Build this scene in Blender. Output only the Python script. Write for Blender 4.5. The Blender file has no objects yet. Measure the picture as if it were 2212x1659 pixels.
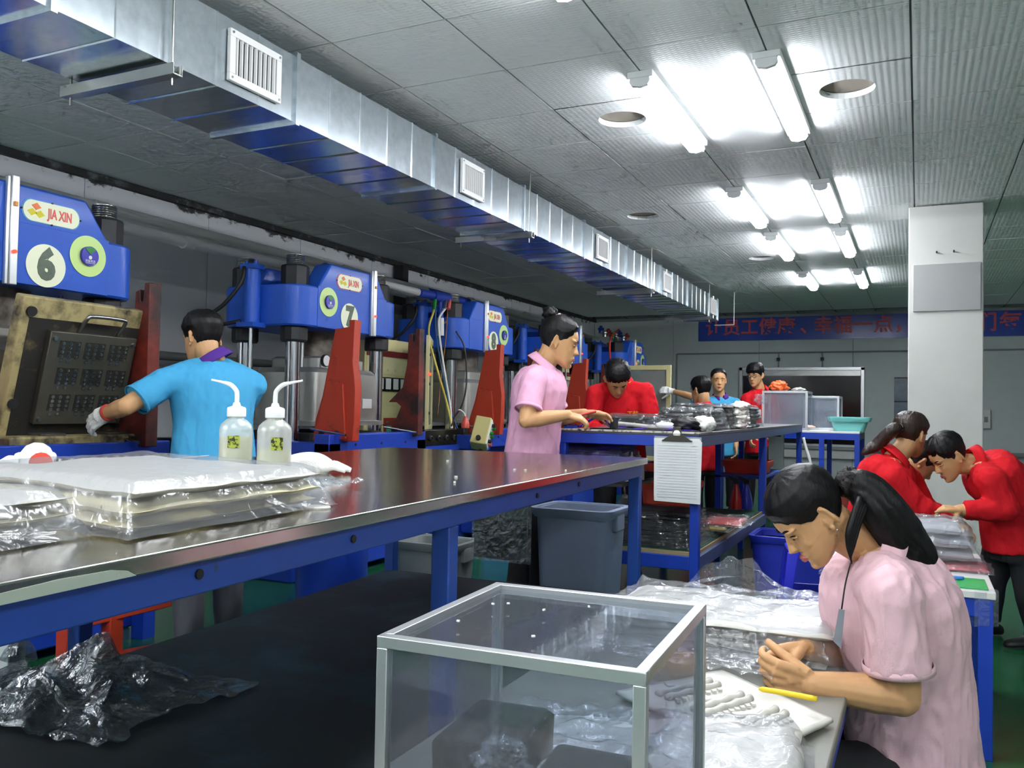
import bpy, bmesh, math, random
from mathutils import Vector, Matrix, noise
random.seed(7)
S = bpy.context.scene
COL = S.collection
PI = math.pi
# ------------------------------------------------------------------ camera
F, YAW, PIT, ROL, CH, CZ = 1839.64, 0.446, 0.027, 0.018, 1.15, 2.805
_cy, _sy, _cp, _sp = math.cos(YAW), math.sin(YAW), math.cos(PIT), math.sin(PIT)
FW = Vector((-_sy*_cp, _cy*_cp, _sp)); _r0 = Vector((_cy, _sy, 0)); _u0 = _r0.cross(FW)
RT = math.cos(ROL)*_r0 + math.sin(ROL)*_u0
UP = -math.sin(ROL)*_r0 + math.cos(ROL)*_u0
CAM = Vector((0, 0, CH))
cd = bpy.data.cameras.new('camera'); cam = bpy.data.objects.new('camera', cd); COL.objects.link(cam)
cd.sensor_width = 36; cd.lens = F*36/2212; cd.clip_start = .02
m = Matrix((RT, UP, -FW)).transposed().to_4x4(); m.translation = CAM
cam.matrix_world = m; S.camera = cam
# ------------------------------------------------------------------ world, exposure
wd = bpy.data.worlds.new('world'); S.world = wd; wd.use_nodes = True
wd.node_tree.nodes['Background'].inputs[0].default_value = (.5, .55, .6, 1)
wd.node_tree.nodes['Background'].inputs[1].default_value = 0.03
S.view_settings.view_transform = 'Standard'; S.view_settings.look = 'None'
S.view_settings.exposure = 1.0; S.view_settings.gamma = 1; S.view_settings.use_curve_mapping = False
cy = S.cycles
cy.max_bounces = 5; cy.diffuse_bounces = 3; cy.glossy_bounces = 3; cy.transmission_bounces = 2; cy.transparent_max_bounces = 8
cy.use_adaptive_sampling = True; cy.adaptive_threshold = .1; cy.adaptive_min_samples = 12; cy.light_sampling_threshold = .02
cy.caustics_refractive = False
LAMP = 30.0          # emission of the tube covers
# ------------------------------------------------------------------ helpers
def W(px, py, x=None, y=None, z=None, d=None):
    """a point of the place: the sight line of a photo pixel, cut at a known distance, wall or height"""
    D = FW + (px-1106)/F*RT - (py-829.5)/F*UP
    t = x/D.x if x is not None else y/D.y if y is not None else (z-CH)/D.z if z is not None else d
    return CAM + t*D
def pix(v):
    v = Vector(v)-CAM; w = v.dot(FW)
    if w < .05: return (-1e6, -1e6, w)
    return (1106+F*v.dot(RT)/w, 829.5-F*v.dot(UP)/w, w)
def lin(c):
    if isinstance(c, str): c = [int(c[i:i+2], 16)/255 for i in (0, 2, 4)]
    return tuple(((v+.055)/1.055)**2.4 if v > .04045 else v/12.92 for v in c) + (1,)
MATS = {}
def mat(name, col='808080', rough=.5, metal=0, var=0, vscale=8, bump=0, bscale=60, col2=None, thr=None, spec=.5, coat=0, emit=0, trans=0, stretch=None, soft=.08):
    if name in MATS: return MATS[name]
    M = bpy.data.materials.new(name); M.use_nodes = True; MATS[name] = M
    N, L = M.node_tree.nodes, M.node_tree.links
    b = N['Principled BSDF']
    b.inputs['Base Color'].default_value = lin(col); b.inputs['Roughness'].default_value = rough
    b.inputs['Metallic'].default_value = metal; b.inputs['Specular IOR Level'].default_value = spec
    if coat: b.inputs['Coat Weight'].default_value = coat; b.inputs['Coat Roughness'].default_value = .1
    if emit:
        b.inputs['Emission Color'].default_value = lin(col); b.inputs['Emission Strength'].default_value = emit
    tc = N.new('ShaderNodeTexCoord'); src = tc.outputs['Object']
    if stretch:
        mp = N.new('ShaderNodeMapping'); mp.inputs['Scale'].default_value = stretch
        L.new(src, mp.inputs[0]); src = mp.outputs[0]
    if var or col2:
        n = N.new('ShaderNodeTexNoise'); n.inputs['Scale'].default_value = vscale; n.inputs['Detail'].default_value = 6; n.inputs['Roughness'].default_value = .65
        L.new(src, n.inputs['Vector'])
        r = N.new('ShaderNodeValToRGB')
        if col2:
            t = .55 if thr is None else thr
            r.color_ramp.elements[0].position = max(0, t-soft); r.color_ramp.elements[1].position = min(1, t+soft)
            r.color_ramp.elements[0].color = lin(col); r.color_ramp.elements[1].color = lin(col2)
        else:
            c = lin(col)
            r.color_ramp.elements[0].position = .3; r.color_ramp.elements[1].position = .7
            r.color_ramp.elements[0].color = tuple(max(0, v*(1-var)) for v in c[:3])+(1,)
            r.color_ramp.elements[1].color = tuple(min(1, v*(1+var)) for v in c[:3])+(1,)
        L.new(n.outputs['Fac'], r.inputs[0]); L.new(r.outputs[0], b.inputs['Base Color'])
    if bump:
        n2 = N.new('ShaderNodeTexNoise'); n2.inputs['Scale'].default_value = bscale; n2.inputs['Detail'].default_value = 4
        L.new(src, n2.inputs['Vector'])
        bp = N.new('ShaderNodeBump'); bp.inputs['Strength'].default_value = bump; bp.inputs['Distance'].default_value = .01
        L.new(n2.outputs['Fac'], bp.inputs['Height']); L.new(bp.outputs[0], b.inputs['Normal'])
    if trans:
        t = N.new('ShaderNodeBsdfTransparent'); mx = N.new('ShaderNodeMixShader'); mx.inputs[0].default_value = trans
        L.new(b.outputs[0], mx.inputs[1]); L.new(t.outputs[0], mx.inputs[2]); L.new(mx.outputs[0], N['Material Output'].inputs[0])
    return M
class MB:
    """collects shapes; build() links them as ONE mesh object"""
    def __init__(s): s.v = []; s.f = []
    def add(s, vs, fs):
        o = len(s.v); s.v += [Vector(v) for v in vs]; s.f += [tuple(i+o for i in f) for f in fs]; return s
    def box(s, c, d, rz=0, R=None):
        x, y, z = d[0]/2, d[1]/2, d[2]/2
        M = R if R is not None else Matrix.Rotation(rz, 3, 'Z')
        vs = [Vector(c)+M @ Vector((a*x, b*y, e*z)) for a in (-1, 1) for b in (-1, 1) for e in (-1, 1)]
        return s.add(vs, [(0, 1, 3, 2), (4, 6, 7, 5), (0, 4, 5, 1), (2, 3, 7, 6), (0, 2, 6, 4), (1, 5, 7, 3)])
    def bx(s, x0, x1, y0, y1, z0, z1): return s.box(((x0+x1)/2, (y0+y1)/2, (z0+z1)/2), (abs(x1-x0), abs(y1-y0), abs(z1-z0)))
    def beam(s, p, q, w, h, up=(0, 0, 1)):
        p, q = Vector(p), Vector(q); d = (q-p); l = d.length; d.normalize()
        u = Vector(up); r = d.cross(u)
        if r.length < 1e-4: r = d.cross(Vector((1, 0, 0)))
        r.normalize(); u = r.cross(d)
        return s.box((p+q)/2, (w, l, h), R=Matrix((r, d, u)).transposed())
    def cyl(s, p, q, r, n=16, r2=None, cap=True):
        p, q = Vector(p), Vector(q); d = (q-p).normalized(); a = d.orthogonal().normalized(); b = d.cross(a); r2 = r if r2 is None else r2
        vs = []
        for c, rr in ((p, r), (q, r2)):
            vs += [c+rr*(math.cos(2*PI*i/n)*a+math.sin(2*PI*i/n)*b) for i in range(n)]
        fs = [(i, (i+1) % n, n+(i+1) % n, n+i) for i in range(n)]
        if cap: fs += [tuple(reversed(range(n))), tuple(range(n, 2*n))]
        return s.add(vs, fs)
    def tube(s, pts, r, n=8, cap=True):
        P = [Vector(p) for p in pts]; k = len(P); R_ = r if isinstance(r, (list, tuple)) else [r]*k
        vs = []; a = None
        for i, p in enumerate(P):
            d = (P[min(i+1, k-1)]-P[max(i-1, 0)]).normalized()
            a = d.orthogonal().normalized() if a is None else (a-d*a.dot(d)).normalized()
            b = d.cross(a)
            vs += [p+R_[i]*(math.cos(2*PI*j/n)*a+math.sin(2*PI*j/n)*b) for j in range(n)]
        fs = [(i*n+j, i*n+(j+1) % n, (i+1)*n+(j+1) % n, (i+1)*n+j) for i in range(k-1) for j in range(n)]
        if cap: fs += [tuple(reversed(range(n))), tuple(range((k-1)*n, k*n))]
        return s.add(vs, fs)
    def lathe(s, prof, c=(0, 0, 0), n=24, sx=1, sy=1, R=None):
        c = Vector(c); k = len(prof); vs = []
        for r, z in prof:
            for j in range(n):
                v = Vector((sx*r*math.cos(2*PI*j/n), sy*r*math.sin(2*PI*j/n), z)); vs.append(c+(R @ v if R is not None else v))
        fs = [(i*n+j, i*n+(j+1) % n, (i+1)*n+(j+1) % n, (i+1)*n+j) for i in range(k-1) for j in range(n)]
        if prof[0][0] > 1e-5: fs.append(tuple(reversed(range(n))))
        if prof[-1][0] > 1e-5: fs.append(tuple(range((k-1)*n, k*n)))
        return s.add(vs, fs)
    def rrect(s, levels, n=5):
        """stack of rounded rectangles (cx,cy,z,hx,hy,r)"""
        k = len(levels); m_ = 4*(n+1); vs = []
        for cx, cy, z, hx, hy, r in levels:
            r = min(r, hx, hy)
            for q, (sx, sy) in enumerate(((1, 1), (-1, 1), (-1, -1), (1, -1))):
                for j in range(n+1):
                    a = PI/2*(q+j/n)
                    vs.append(Vector((cx+sx*(hx-r)+r*math.cos(a), cy+sy*(hy-r)+r*math.sin(a), z)))
        fs = [(i*m_+j, i*m_+(j+1) % m_, (i+1)*m_+(j+1) % m_, (i+1)*m_+j) for i in range(k-1) for j in range(m_)]
        fs += [tuple(reversed(range(m_))), tuple(range((k-1)*m_, k*m_))]
        return s.add(vs, fs)
    def prism(s, poly, p0, ux, uy, ext):
        """2-D polygon (a,b) -> p0+a*ux+b*uy, extruded by vector ext"""
        p0, ux, uy, ext = Vector(p0), Vector(ux), Vector(uy), Vector(ext); n = len(poly)
        A = [p0+a*ux+b*uy for a, b in poly]; B = [v+ext for v in A]
        return s.add(A+B, [tuple(reversed(range(n))), tuple(range(n, 2*n))]+[(i, (i+1) % n, n+(i+1) % n, n+i) for i in range(n)])
    def grid(s, fn, nu, nv, wrap=False):
        vs = [fn(i/(nu-1), j/(nv-1)) for i in range(nu) for j in range(nv)]
        return s.add(vs, [(i*nv+j, (i+1)*nv+j, (i+1)*nv+j+1, i*nv+j+1) for i in range(nu-1) for j in range(nv-1)])
    def xf(s, M):
        s.v = [M @ v for v in s.v]; return s
    def build(s, name, material=None, parent=None, smooth=False, bevel=0, seg=2, solid=0, sub=0):
        off = Vector((0, 0, 0)); p = parent
        while p is not None: off += p.location; p = p.parent
        me = bpy.data.meshes.new(name); me.from_pydata([v-off for v in s.v], [], s.f)
        bm = bmesh.new(); bm.from_mesh(me); bmesh.ops.recalc_face_normals(bm, faces=bm.faces); bm.to_mesh(me); bm.free()
        return link(name, me, material, parent, smooth, bevel, seg, solid, sub)
def link(name, me, material=None, parent=None, smooth=False, bevel=0, seg=2, solid=0, sub=0):
    o = bpy.data.objects.new(name, me); COL.objects.link(o); o.parent = parent
    if material is not None and not me.materials: me.materials.append(material)
    if solid: md = o.modifiers.new('s', 'SOLIDIFY'); md.thickness = solid; md.offset = 0
    if bevel: md = o.modifiers.new('b', 'BEVEL'); md.width = bevel; md.segments = seg; md.limit_method = 'ANGLE'; md.angle_limit = .6
    if sub: md = o.modifiers.new('u', 'SUBSURF'); md.levels = md.render_levels = sub
    if smooth or bevel:
        me.polygons.foreach_set('use_smooth', [True]*len(me.polygons))
        if not smooth or smooth == 'auto': me.set_sharp_from_angle(angle=.7)
    return o
def tag(o, label, cat, group=None):
    o['label'] = label; o['category'] = cat
    if group: o['group'] = group
    return o
def thing(name, label, cat, loc=(0, 0, 0), group=None):
    o = bpy.data.objects.new(name, None); COL.objects.link(o); o.location = loc; o.empty_display_size = .1
    return tag(o, label, cat, group)
def struct(o): o['kind'] = 'structure'; return o
def stuff(o): o['kind'] = 'stuff'; return o
def copy_tree(o, parent=None):
    c = o.copy(); COL.objects.link(c); c.parent = parent
    for ch in list(o.children): copy_tree(ch, c)
    return c
def text(name, body, size, material, loc, R, parent, ext=.001, bold=0, align='CENTER', sx=1):
    cu = bpy.data.curves.new(name, 'FONT'); cu.body = body; cu.size = size; cu.extrude = ext; cu.offset = bold
    cu.align_x = align; cu.align_y = 'CENTER'; cu.resolution_u = 3
    t = bpy.data.objects.new(name, cu); COL.objects.link(t)
    dg = bpy.context.evaluated_depsgraph_get()
    me = bpy.data.meshes.new_from_object(t.evaluated_get(dg)); bpy.data.objects.remove(t); bpy.data.curves.remove(cu)
    off = Vector((0, 0, 0)); p = parent
    while p is not None: off += p.location; p = p.parent
    M = Matrix.Translation(Vector(loc)-off) @ R.to_4x4() @ Matrix.Diagonal((sx, 1, 1, 1))
    me.transform(M); me.name = name
    return link(name, me, material, parent)
def lerp(a, b, t): return a+(b-a)*t
def bez(p, n=12):
    """smooth curve through the points (Catmull-Rom)"""
    P = [Vector(q) for q in p]; P = [2*P[0]-P[1]]+P+[2*P[-1]-P[-2]]; out = []
    for i in range(1, len(P)-2):
        for j in range(n):
            t = j/n; a, b, c, d = P[i-1:i+3]
            out.append(.5*((2*b)+(c-a)*t+(2*a-5*b+4*c-d)*t*t+(3*b-a-3*c+d)*t**3))
    return out+[P[-2]]
RX = Matrix(((0, 0, 1), (1, 0, 0), (0, 1, 0)))         # text facing +X, reading along +Y
RY = Matrix(((1, 0, 0), (0, 0, -1), (0, 1, 0)))        # text facing -Y, reading along +X
# ------------------------------------------------------------------ materials
def emis(name, col, k):
    M = bpy.data.materials.new(name); M.use_nodes = True; N, L = M.node_tree.nodes, M.node_tree.links
    N.clear(); e = N.new('ShaderNodeEmission'); e.inputs[0].default_value = lin(col); e.inputs[1].default_value = k
    o = N.new('ShaderNodeOutputMaterial'); L.new(e.outputs[0], o.inputs[0]); return M
def film(name, tint='ffffff', clear=.75, rough=.12, bump=.6, bscale=25, milk=.25, stretch=None, fac=.30):
    """thin clear plastic: see-through sheet with glossy creases and a little milkiness"""
    M = bpy.data.materials.new(name); M.use_nodes = True; N, L = M.node_tree.nodes, M.node_tree.links; N.clear()
    o = N.new('ShaderNodeOutputMaterial'); t = N.new('ShaderNodeBsdfTransparent'); t.inputs[0].default_value = lin(tint)
    g = N.new('ShaderNodeBsdfGlossy'); g.inputs['Roughness'].default_value = rough
    d = N.new('ShaderNodeBsdfDiffuse'); d.inputs[0].default_value = lin(tint)
    fr = N.new('ShaderNodeLayerWeight'); fr.inputs[0].default_value = .25
    m1 = N.new('ShaderNodeMixShader'); m1.inputs[0].default_value = milk; L.new(t.outputs[0], m1.inputs[1]); L.new(d.outputs[0], m1.inputs[2])
    mm = N.new('ShaderNodeMath'); mm.operation = 'MULTIPLY_ADD'; mm.inputs[1].default_value = fac; mm.inputs[2].default_value = max(.0, 1-clear)*.22
    L.new(fr.outputs['Facing'], mm.inputs[0])
    m2 = N.new('ShaderNodeMixShader'); L.new(mm.outputs[0], m2.inputs[0]); L.new(m1.outputs[0], m2.inputs[1]); L.new(g.outputs[0], m2.inputs[2])
    L.new(m2.outputs[0], o.inputs[0])
    if bump:
        tc = N.new('ShaderNodeTexCoord'); src = tc.outputs['Object']
        if stretch:
            mp = N.new('ShaderNodeMapping'); mp.inputs['Scale'].default_value = stretch; L.new(src, mp.inputs[0]); src = mp.outputs[0]
        n = N.new('ShaderNodeTexNoise'); n.inputs['Scale'].default_value = bscale; n.inputs['Detail'].default_value = 3; n.inputs['Distortion'].default_value = 1.2
        L.new(src, n.inputs['Vector'])
        b = N.new('ShaderNodeBump'); b.inputs['Strength'].default_value = bump; b.inputs['Distance'].default_value = .02
        L.new(n.outputs['Fac'], b.inputs['Height'])
        for s_ in (g, d): L.new(b.outputs[0], s_.inputs['Normal'])
        L.new(b.outputs[0], fr.inputs['Normal'])
    return M
def tile_mat():
    M = mat('ceiling_tile', 'eef1f1', .55); N, L = M.node_tree.nodes, M.node_tree.links; b = N['Principled BSDF']
    tc = N.new('ShaderNodeTexCoord'); g = N.new('ShaderNodeNewGeometry')
    mp = N.new('ShaderNodeMapping'); mp.inputs['Scale'].default_value = (30, 30, 30); L.new(g.outputs['Position'], mp.inputs[0])
    n = N.new('ShaderNodeTexWave'); n.wave_type = 'BANDS'; n.bands_direction = 'X'; n.inputs['Scale'].default_value = .32; n.inputs['Distortion'].default_value = 0
    w2 = N.new('ShaderNodeTexWave'); w2.bands_direction = 'Y'; w2.inputs['Scale'].default_value = .5
    mu = N.new('ShaderNodeMath'); mu.operation = 'MULTIPLY'
    for q in (n, w2): L.new(mp.outputs[0], q.inputs['Vector'])
    L.new(n.outputs['Fac'], mu.inputs[0]); L.new(w2.outputs['Fac'], mu.inputs[1])
    bp = N.new('ShaderNodeBump'); bp.inputs['Strength'].default_value = .16; bp.inputs['Distance'].default_value = .01
    L.new(mu.outputs[0], bp.inputs['Height']); L.new(bp.outputs[0], b.inputs['Normal']); return M
M_TILE = tile_mat()
M_WALL = mat('wall_panel_grey', 'b4b6b9', .5, var=.04, vscale=2)
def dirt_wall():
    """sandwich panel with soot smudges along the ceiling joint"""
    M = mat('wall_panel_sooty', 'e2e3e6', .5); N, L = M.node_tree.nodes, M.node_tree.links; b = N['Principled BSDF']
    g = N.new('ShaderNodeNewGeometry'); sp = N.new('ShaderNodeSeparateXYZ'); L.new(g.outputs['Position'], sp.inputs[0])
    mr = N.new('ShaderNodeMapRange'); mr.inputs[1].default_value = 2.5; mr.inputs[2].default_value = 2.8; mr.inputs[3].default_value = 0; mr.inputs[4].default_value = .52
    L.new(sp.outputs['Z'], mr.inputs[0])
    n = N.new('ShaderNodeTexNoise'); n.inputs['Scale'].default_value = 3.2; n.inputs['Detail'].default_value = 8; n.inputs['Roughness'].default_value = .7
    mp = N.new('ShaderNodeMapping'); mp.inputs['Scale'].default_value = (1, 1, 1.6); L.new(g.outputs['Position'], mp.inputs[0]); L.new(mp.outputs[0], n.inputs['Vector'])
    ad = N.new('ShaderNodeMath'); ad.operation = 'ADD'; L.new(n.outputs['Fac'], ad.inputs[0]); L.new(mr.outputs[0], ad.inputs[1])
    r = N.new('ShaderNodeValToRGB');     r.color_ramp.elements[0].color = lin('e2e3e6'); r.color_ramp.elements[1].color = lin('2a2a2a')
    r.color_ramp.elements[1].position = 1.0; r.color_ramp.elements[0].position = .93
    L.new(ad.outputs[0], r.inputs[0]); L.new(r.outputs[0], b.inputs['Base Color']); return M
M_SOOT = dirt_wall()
M_FLOOR = mat('green_epoxy', '1f5c38', .25, var=.12, vscale=3, bump=.02, bscale=10)
M_DARK = mat('dark_gap', '15181a', .8)
M_BLUE = mat('press_blue', '2459c4', .42, var=.06, vscale=4, coat=.1, spec=.35)
M_BLUE2 = mat('frame_blue', '1f4aa0', .45, col2='27405f', thr=.68, vscale=14, soft=.03)
M_BLUE3 = mat('bed_blue', '1a3fae', .4, var=.1, vscale=5)
M_RED = mat('arm_red', 'b8391f', .5, col2='7d2a18', thr=.66, vscale=9, soft=.05)
M_DARKRED = mat('dark_red', '8a2a1a', .6, col2='2a1512', thr=.48, vscale=4, soft=.14)  # darker red of the second arm, blotched near black by noise
M_CHROME = mat('chrome', 'c8cacc', .13, 1)
M_STEEL = mat('brushed_steel', 'a9aaa6', .3, 1, var=.08, vscale=6)
M_HOOD = mat('hood_steel', 'b9b9b2', .42, .75, var=.12, vscale=4)
M_IRON = mat('dark_iron', '2b2b2d', .5, .3, var=.2, vscale=10)
M_BLACK = mat('black_rubber', '17181a', .5)
M_BLACKG = mat('black_gloss', '121315', .22)
M_WHITE = mat('white_paint', 'e4e4e0', .45)
M_PIPE = mat('white_pipe', 'dcdcd8', .35)
M_ALU = mat('aluminium', 'cfd2d2', .32, .85)
M_CREAM = mat('cream_paint', 'd8cf96', .45, var=.05)
M_GREY = mat('grey_plastic', '8d9499', .5)
M_GALV = mat('galvanised', 'c3ccd2', .22, .92, var=.12, vscale=22, bump=.03, bscale=4)
M_LIME = mat('lime_sticker', 'c8e68a', .4)
M_IVORY = mat('ivory_sticker', 'eef2d0', .4)
M_DIGIT = mat('digit_grey', '5d6a58', .5, var=.25, vscale=18)
M_NAVY = mat('badge_blue', '241fa8', .35)
M_GREEN = mat('badge_green', '117a2a', .4)
M_ORANGE = mat('logo_orange', 'f08048', .5)
M_YELL = mat('logo_yellow', 'e0d21c', .5)
M_REDTXT = mat('logo_red', 'e0605a', .5)
M_LED = emis('red_led', 'ff2a1a', 4); M_LED.cycles.emission_sampling = 'NONE'
M_AMBER = mat('amber', 'd88a20', .4)
# ------------------------------------------------------------------ the room
XL, XR, YF, YB = -5.48, 3.9, 15.0, -4.2
OX, OY = -.039, 3.118
fl = struct(MB().bx(XL-.1, XR+.1, YB-.1, YF+.1, -.1, 0).build('floor', M_FLOOR))
ceil = struct(MB().bx(XL-.1, XR+.1, YB-.1, YF+.1, CZ+.07, CZ+.12).build('ceiling', mat('void_brown', '6f675e', .8)))
tile = bpy.data.meshes.new('ceiling_tile')
mb = MB().bx(-.2955, .2955, -.2955, .2955, 0, .014); tile.from_pydata(mb.v, [], mb.f); tile.materials.append(M_TILE)
def holed():
    mb = MB(); n = 48; r = .135
    for zz in (0, .03):
        for k in range(n):
            a = 2*PI*k/n; c, s_ = math.cos(a), math.sin(a); q = .2955/max(abs(c), abs(s_))
            mb.v += [Vector((r*c, r*s_, zz)), Vector((q*c, q*s_, zz))]
    for k in range(n):
        a, b = 2*k, 2*((k+1) % n)
        mb.f += [(a, b, b+1, a+1), (2*n+a, 2*n+a+1, 2*n+b+1, 2*n+b), (a, 2*n+a, 2*n+b, b)]
    me = bpy.data.meshes.new('ceiling_tile_opening'); me.from_pydata(mb.v, [], mb.f); me.materials.append(M_TILE); return me
hole = holed(); HOLES = {(2, 2), (0, 2), (3, 6), (2, 10)}
cells = []
for i in range(-7, 10):
    for j in range(-13, 20):
        cx, cy_ = OX-.6*(i+.5), OY+.6*(j+.5)
        if cx-.3 < XL-.02 or cx+.3 > XR+.3 or cy_+.3 > YF+.05: continue
        vis = any(-20 < pix((cx+a, cy_+b, CZ))[0] < 2232 and -20 < pix((cx+a, cy_+b, CZ))[1] < 1600 for a in (-.29, .29) for b in (-.29, .29))
        cells.append((not vis, math.hypot(cx, cy_), cx, cy_, (i, j)))
cells.sort()
rest = MB()
for k, (nv, dd, cx, cy_, ij) in enumerate(cells):
    if k < 270 and not nv:
        o = bpy.data.objects.new('ceiling_tile', hole if ij in HOLES else tile); COL.objects.link(o); o.parent = ceil
        o.location = (cx, cy_, CZ); o.rotation_euler = (random.uniform(-.004, .004), random.uniform(-.004, .004), 0)
    else: rest.bx(cx-.2955, cx+.2955, cy_-.2955, cy_+.2955, CZ, CZ+.014)
stuff(rest.build('ceiling_tile_field', M_TILE, ceil))
for i, j in HOLES: MB().bx(OX-.6*(i+.5)-.2, OX-.6*(i+.5)+.2, OY+.6*(j+.5)-.2, OY+.6*(j+.5)+.2, CZ+.034, CZ+.04).build('opening_back_board', mat('void_board', 'a0968a', .8), ceil)
g = MB()
for i in range(-6, 10):
    x = OX-.6*i
    if XL < x < XR: g.bx(x-.011, x+.011, YB, YF, CZ+.010, CZ+.016)
g.build('grid_runner', mat('runner_grey', '5d6366', .5), ceil)
g = MB()
for j in range(-12, 20): g.bx(XL, XR, OY+.6*j-.008, OY+.6*j+.008, CZ+.007, CZ+.012)
g.build('grid_cross_bar', mat('runner_grey', '5d6366', .5), ceil)
def panelled(name, mat_, pts, w, axis):
    """wall of sandwich panels standing side by side, seams recessed"""
    if axis == 'y':
        wl = struct(MB().bx(XL-.1, XL-.012, YB, YF, 0, CZ+.1).build(name, M_DARK)); y = YB
        while y < YF-.01:
            y2 = min(y+w, YF); MB().bx(XL-.02, XL, y+.003, y2-.003, 0, CZ+.05).build('wall_panel', mat_, wl); y = y2
    else:
        wl = struct(MB().bx(XL-.1, XR+.1, YF+.012, YF+.1, 0, CZ+.1).build(name, M_DARK)); x = -5.13-.0+1.15*0-.35
        while x < XR-.01:
            x2 = min(x+w, XR); MB().bx(x+.003, x2-.003, YF, YF+.02, 0, CZ+.05).build('wall_panel', mat_, wl); x = x2
    return wl
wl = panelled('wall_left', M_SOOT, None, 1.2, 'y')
wf = panelled('wall_far', mat('far_panel_grey', 'cdd5d4', .45, var=.03), None, 1.5, 'x')
struct(MB().bx(XR, XR+.1, YB-.1, YF+.1, 0, CZ+.1).build('wall_right', M_WALL))
struct(MB().bx(XL-.1, XR+.1, YB-.1, YB, 0, CZ+.1).build('wall_back', M_WALL))
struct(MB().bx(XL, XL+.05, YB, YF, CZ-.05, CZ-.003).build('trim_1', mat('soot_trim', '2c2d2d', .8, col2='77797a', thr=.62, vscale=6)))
struct(MB().bx(XL, XR, YF-.05, YF, CZ-.045, CZ-.003).build('trim_2', M_GREY))
# square pillar, with the paler plaster and a grey patch band
pil = struct(MB().bx(-.08, .445, 7.43, 7.95, 0, CZ-.01).build('pillar', mat('pillar_plaster', 'd2d2cc', .6, var=.03, vscale=3), bevel=.008))
MB().bx(-.045, .425, 7.415, 7.43, 1.96, 2.33).build('pillar_patch', mat('pillar_grey', 'a9aaa8', .6), pil, bevel=.002)
for dx in (-.06, .06): MB().cyl((.18+dx, 7.43, 2.42), (.18+dx, 7.40, 2.425), .006, 8).build('pillar_screw', M_IRON, pil)
# far wall: window, banner, conduit, notices
win = struct(MB().bx(-2.78, -.82, 14.985, 14.995, .62, 1.88).build('window_1', mat('dark_glass', '1d1815', .12)))
fr = MB()
for a in ((-2.80, -2.745, .6, 1.9), (-.855, -.80, .6, 1.9)): fr.bx(a[0], a[1], 14.93, 15, a[2], a[3])
fr.bx(-2.80, -.80, 14.93, 15, 1.85, 1.905); fr.bx(-2.80, -.80, 14.93, 15, .58, .63)
fr.build('window_frame', M_ALU, win, bevel=.004)
MB().bx(-2.74, -.86, 14.95, 15, 1.76, 1.85).build('window_blind_box', M_STEEL, win)
MB().bx(-2.74, -.86, 14.90, 15, .40, .56).build('window_sill', M_WHITE, win)
ban = thing('wall_banner', 'long blue banner with red Chinese slogan high on the far wall', 'banner', (-1.0, 14.99, 2.37))
MB().bx(-3.52, 2.6, 14.972, 14.99, 2.37, 2.795).build('banner_sheet', mat('banner_blue', '3550b8', .22), ban)
MT = mat('banner_red', 'e0606a', .5)
for k, ch in enumerate('让员工健康、幸福一点，'):
    x = -3.25+k*.305 + (.06 if k == 5 else 0) - (.02 if k > 5 else 0)
    text('banner_character', ch, .30, MT, (x, 14.968, 2.585), RY, ban, .002, .006)
for ch, x in (('们', .93), ('每', 1.26), ('职', 1.6)): text('banner_character', ch, .31, MT, (x, 14.968, 2.575), RY, ban, .002, .006)
cb = MB(); cb.cyl((-3.9, 14.97, .3), (-3.9, 14.97, 2.15), .012, 8).cyl((-3.9, 14.97, 2.15), (XR, 14.97, 2.17), .012, 8)
cb.cyl((-2.15, 14.97, 1.9), (-2.15, 14.97, 2.16), .01, 8).cyl((-1.45, 14.97, 1.9), (-1.45, 14.97, 2.16), .01, 8)
co = tag(cb.build('wall_conduit', M_GREY), 'thin grey conduit running along the far wall above the dark window', 'conduit')
for x in (-2.15, -1.45): MB().box((x, 14.94, 2.04), (.05, .06, .05)).build('junction_box', M_IRON, co)
tag(MB().cyl((-3.6, 14.9, .56), (XR, 14.9, .56), .035, 10).build('wall_pipe', mat('pipe_grey', '8f9897', .4)), 'horizontal grey pipe low along the far wall', 'pipe')
for k, z in enumerate((1.36, .98)):
    nt = thing('wall_notice', ('upper' if k == 0 else 'lower')+' grey notice sheet in a clear sleeve left of the pillar', 'notice', (-.24, 14.98, z))
    MB().bx(-.36, -.05, 14.975, 14.985, z, z+.36).build('sheet', mat('notice_grey', '6d7a8c', .25, var=.2, vscale=9), nt)
    MB().bx(-.36, -.05, 14.97, 14.99, z+.36, z+.375).build('frame_strip', M_IRON, nt)
sw = thing('switch_box', 'small white switch box on the far wall right of the pillar', 'switch', (.93, 14.97, .95))
MB().bx(.87, .99, 14.93, 14.995, .95, 1.24).build('cover', M_WHITE, sw, bevel=.006)
MB().bx(.905, .955, 14.92, 14.935, 1.05, 1.13).build('switch_rocker', M_GREY, sw, bevel=.003)
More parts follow.
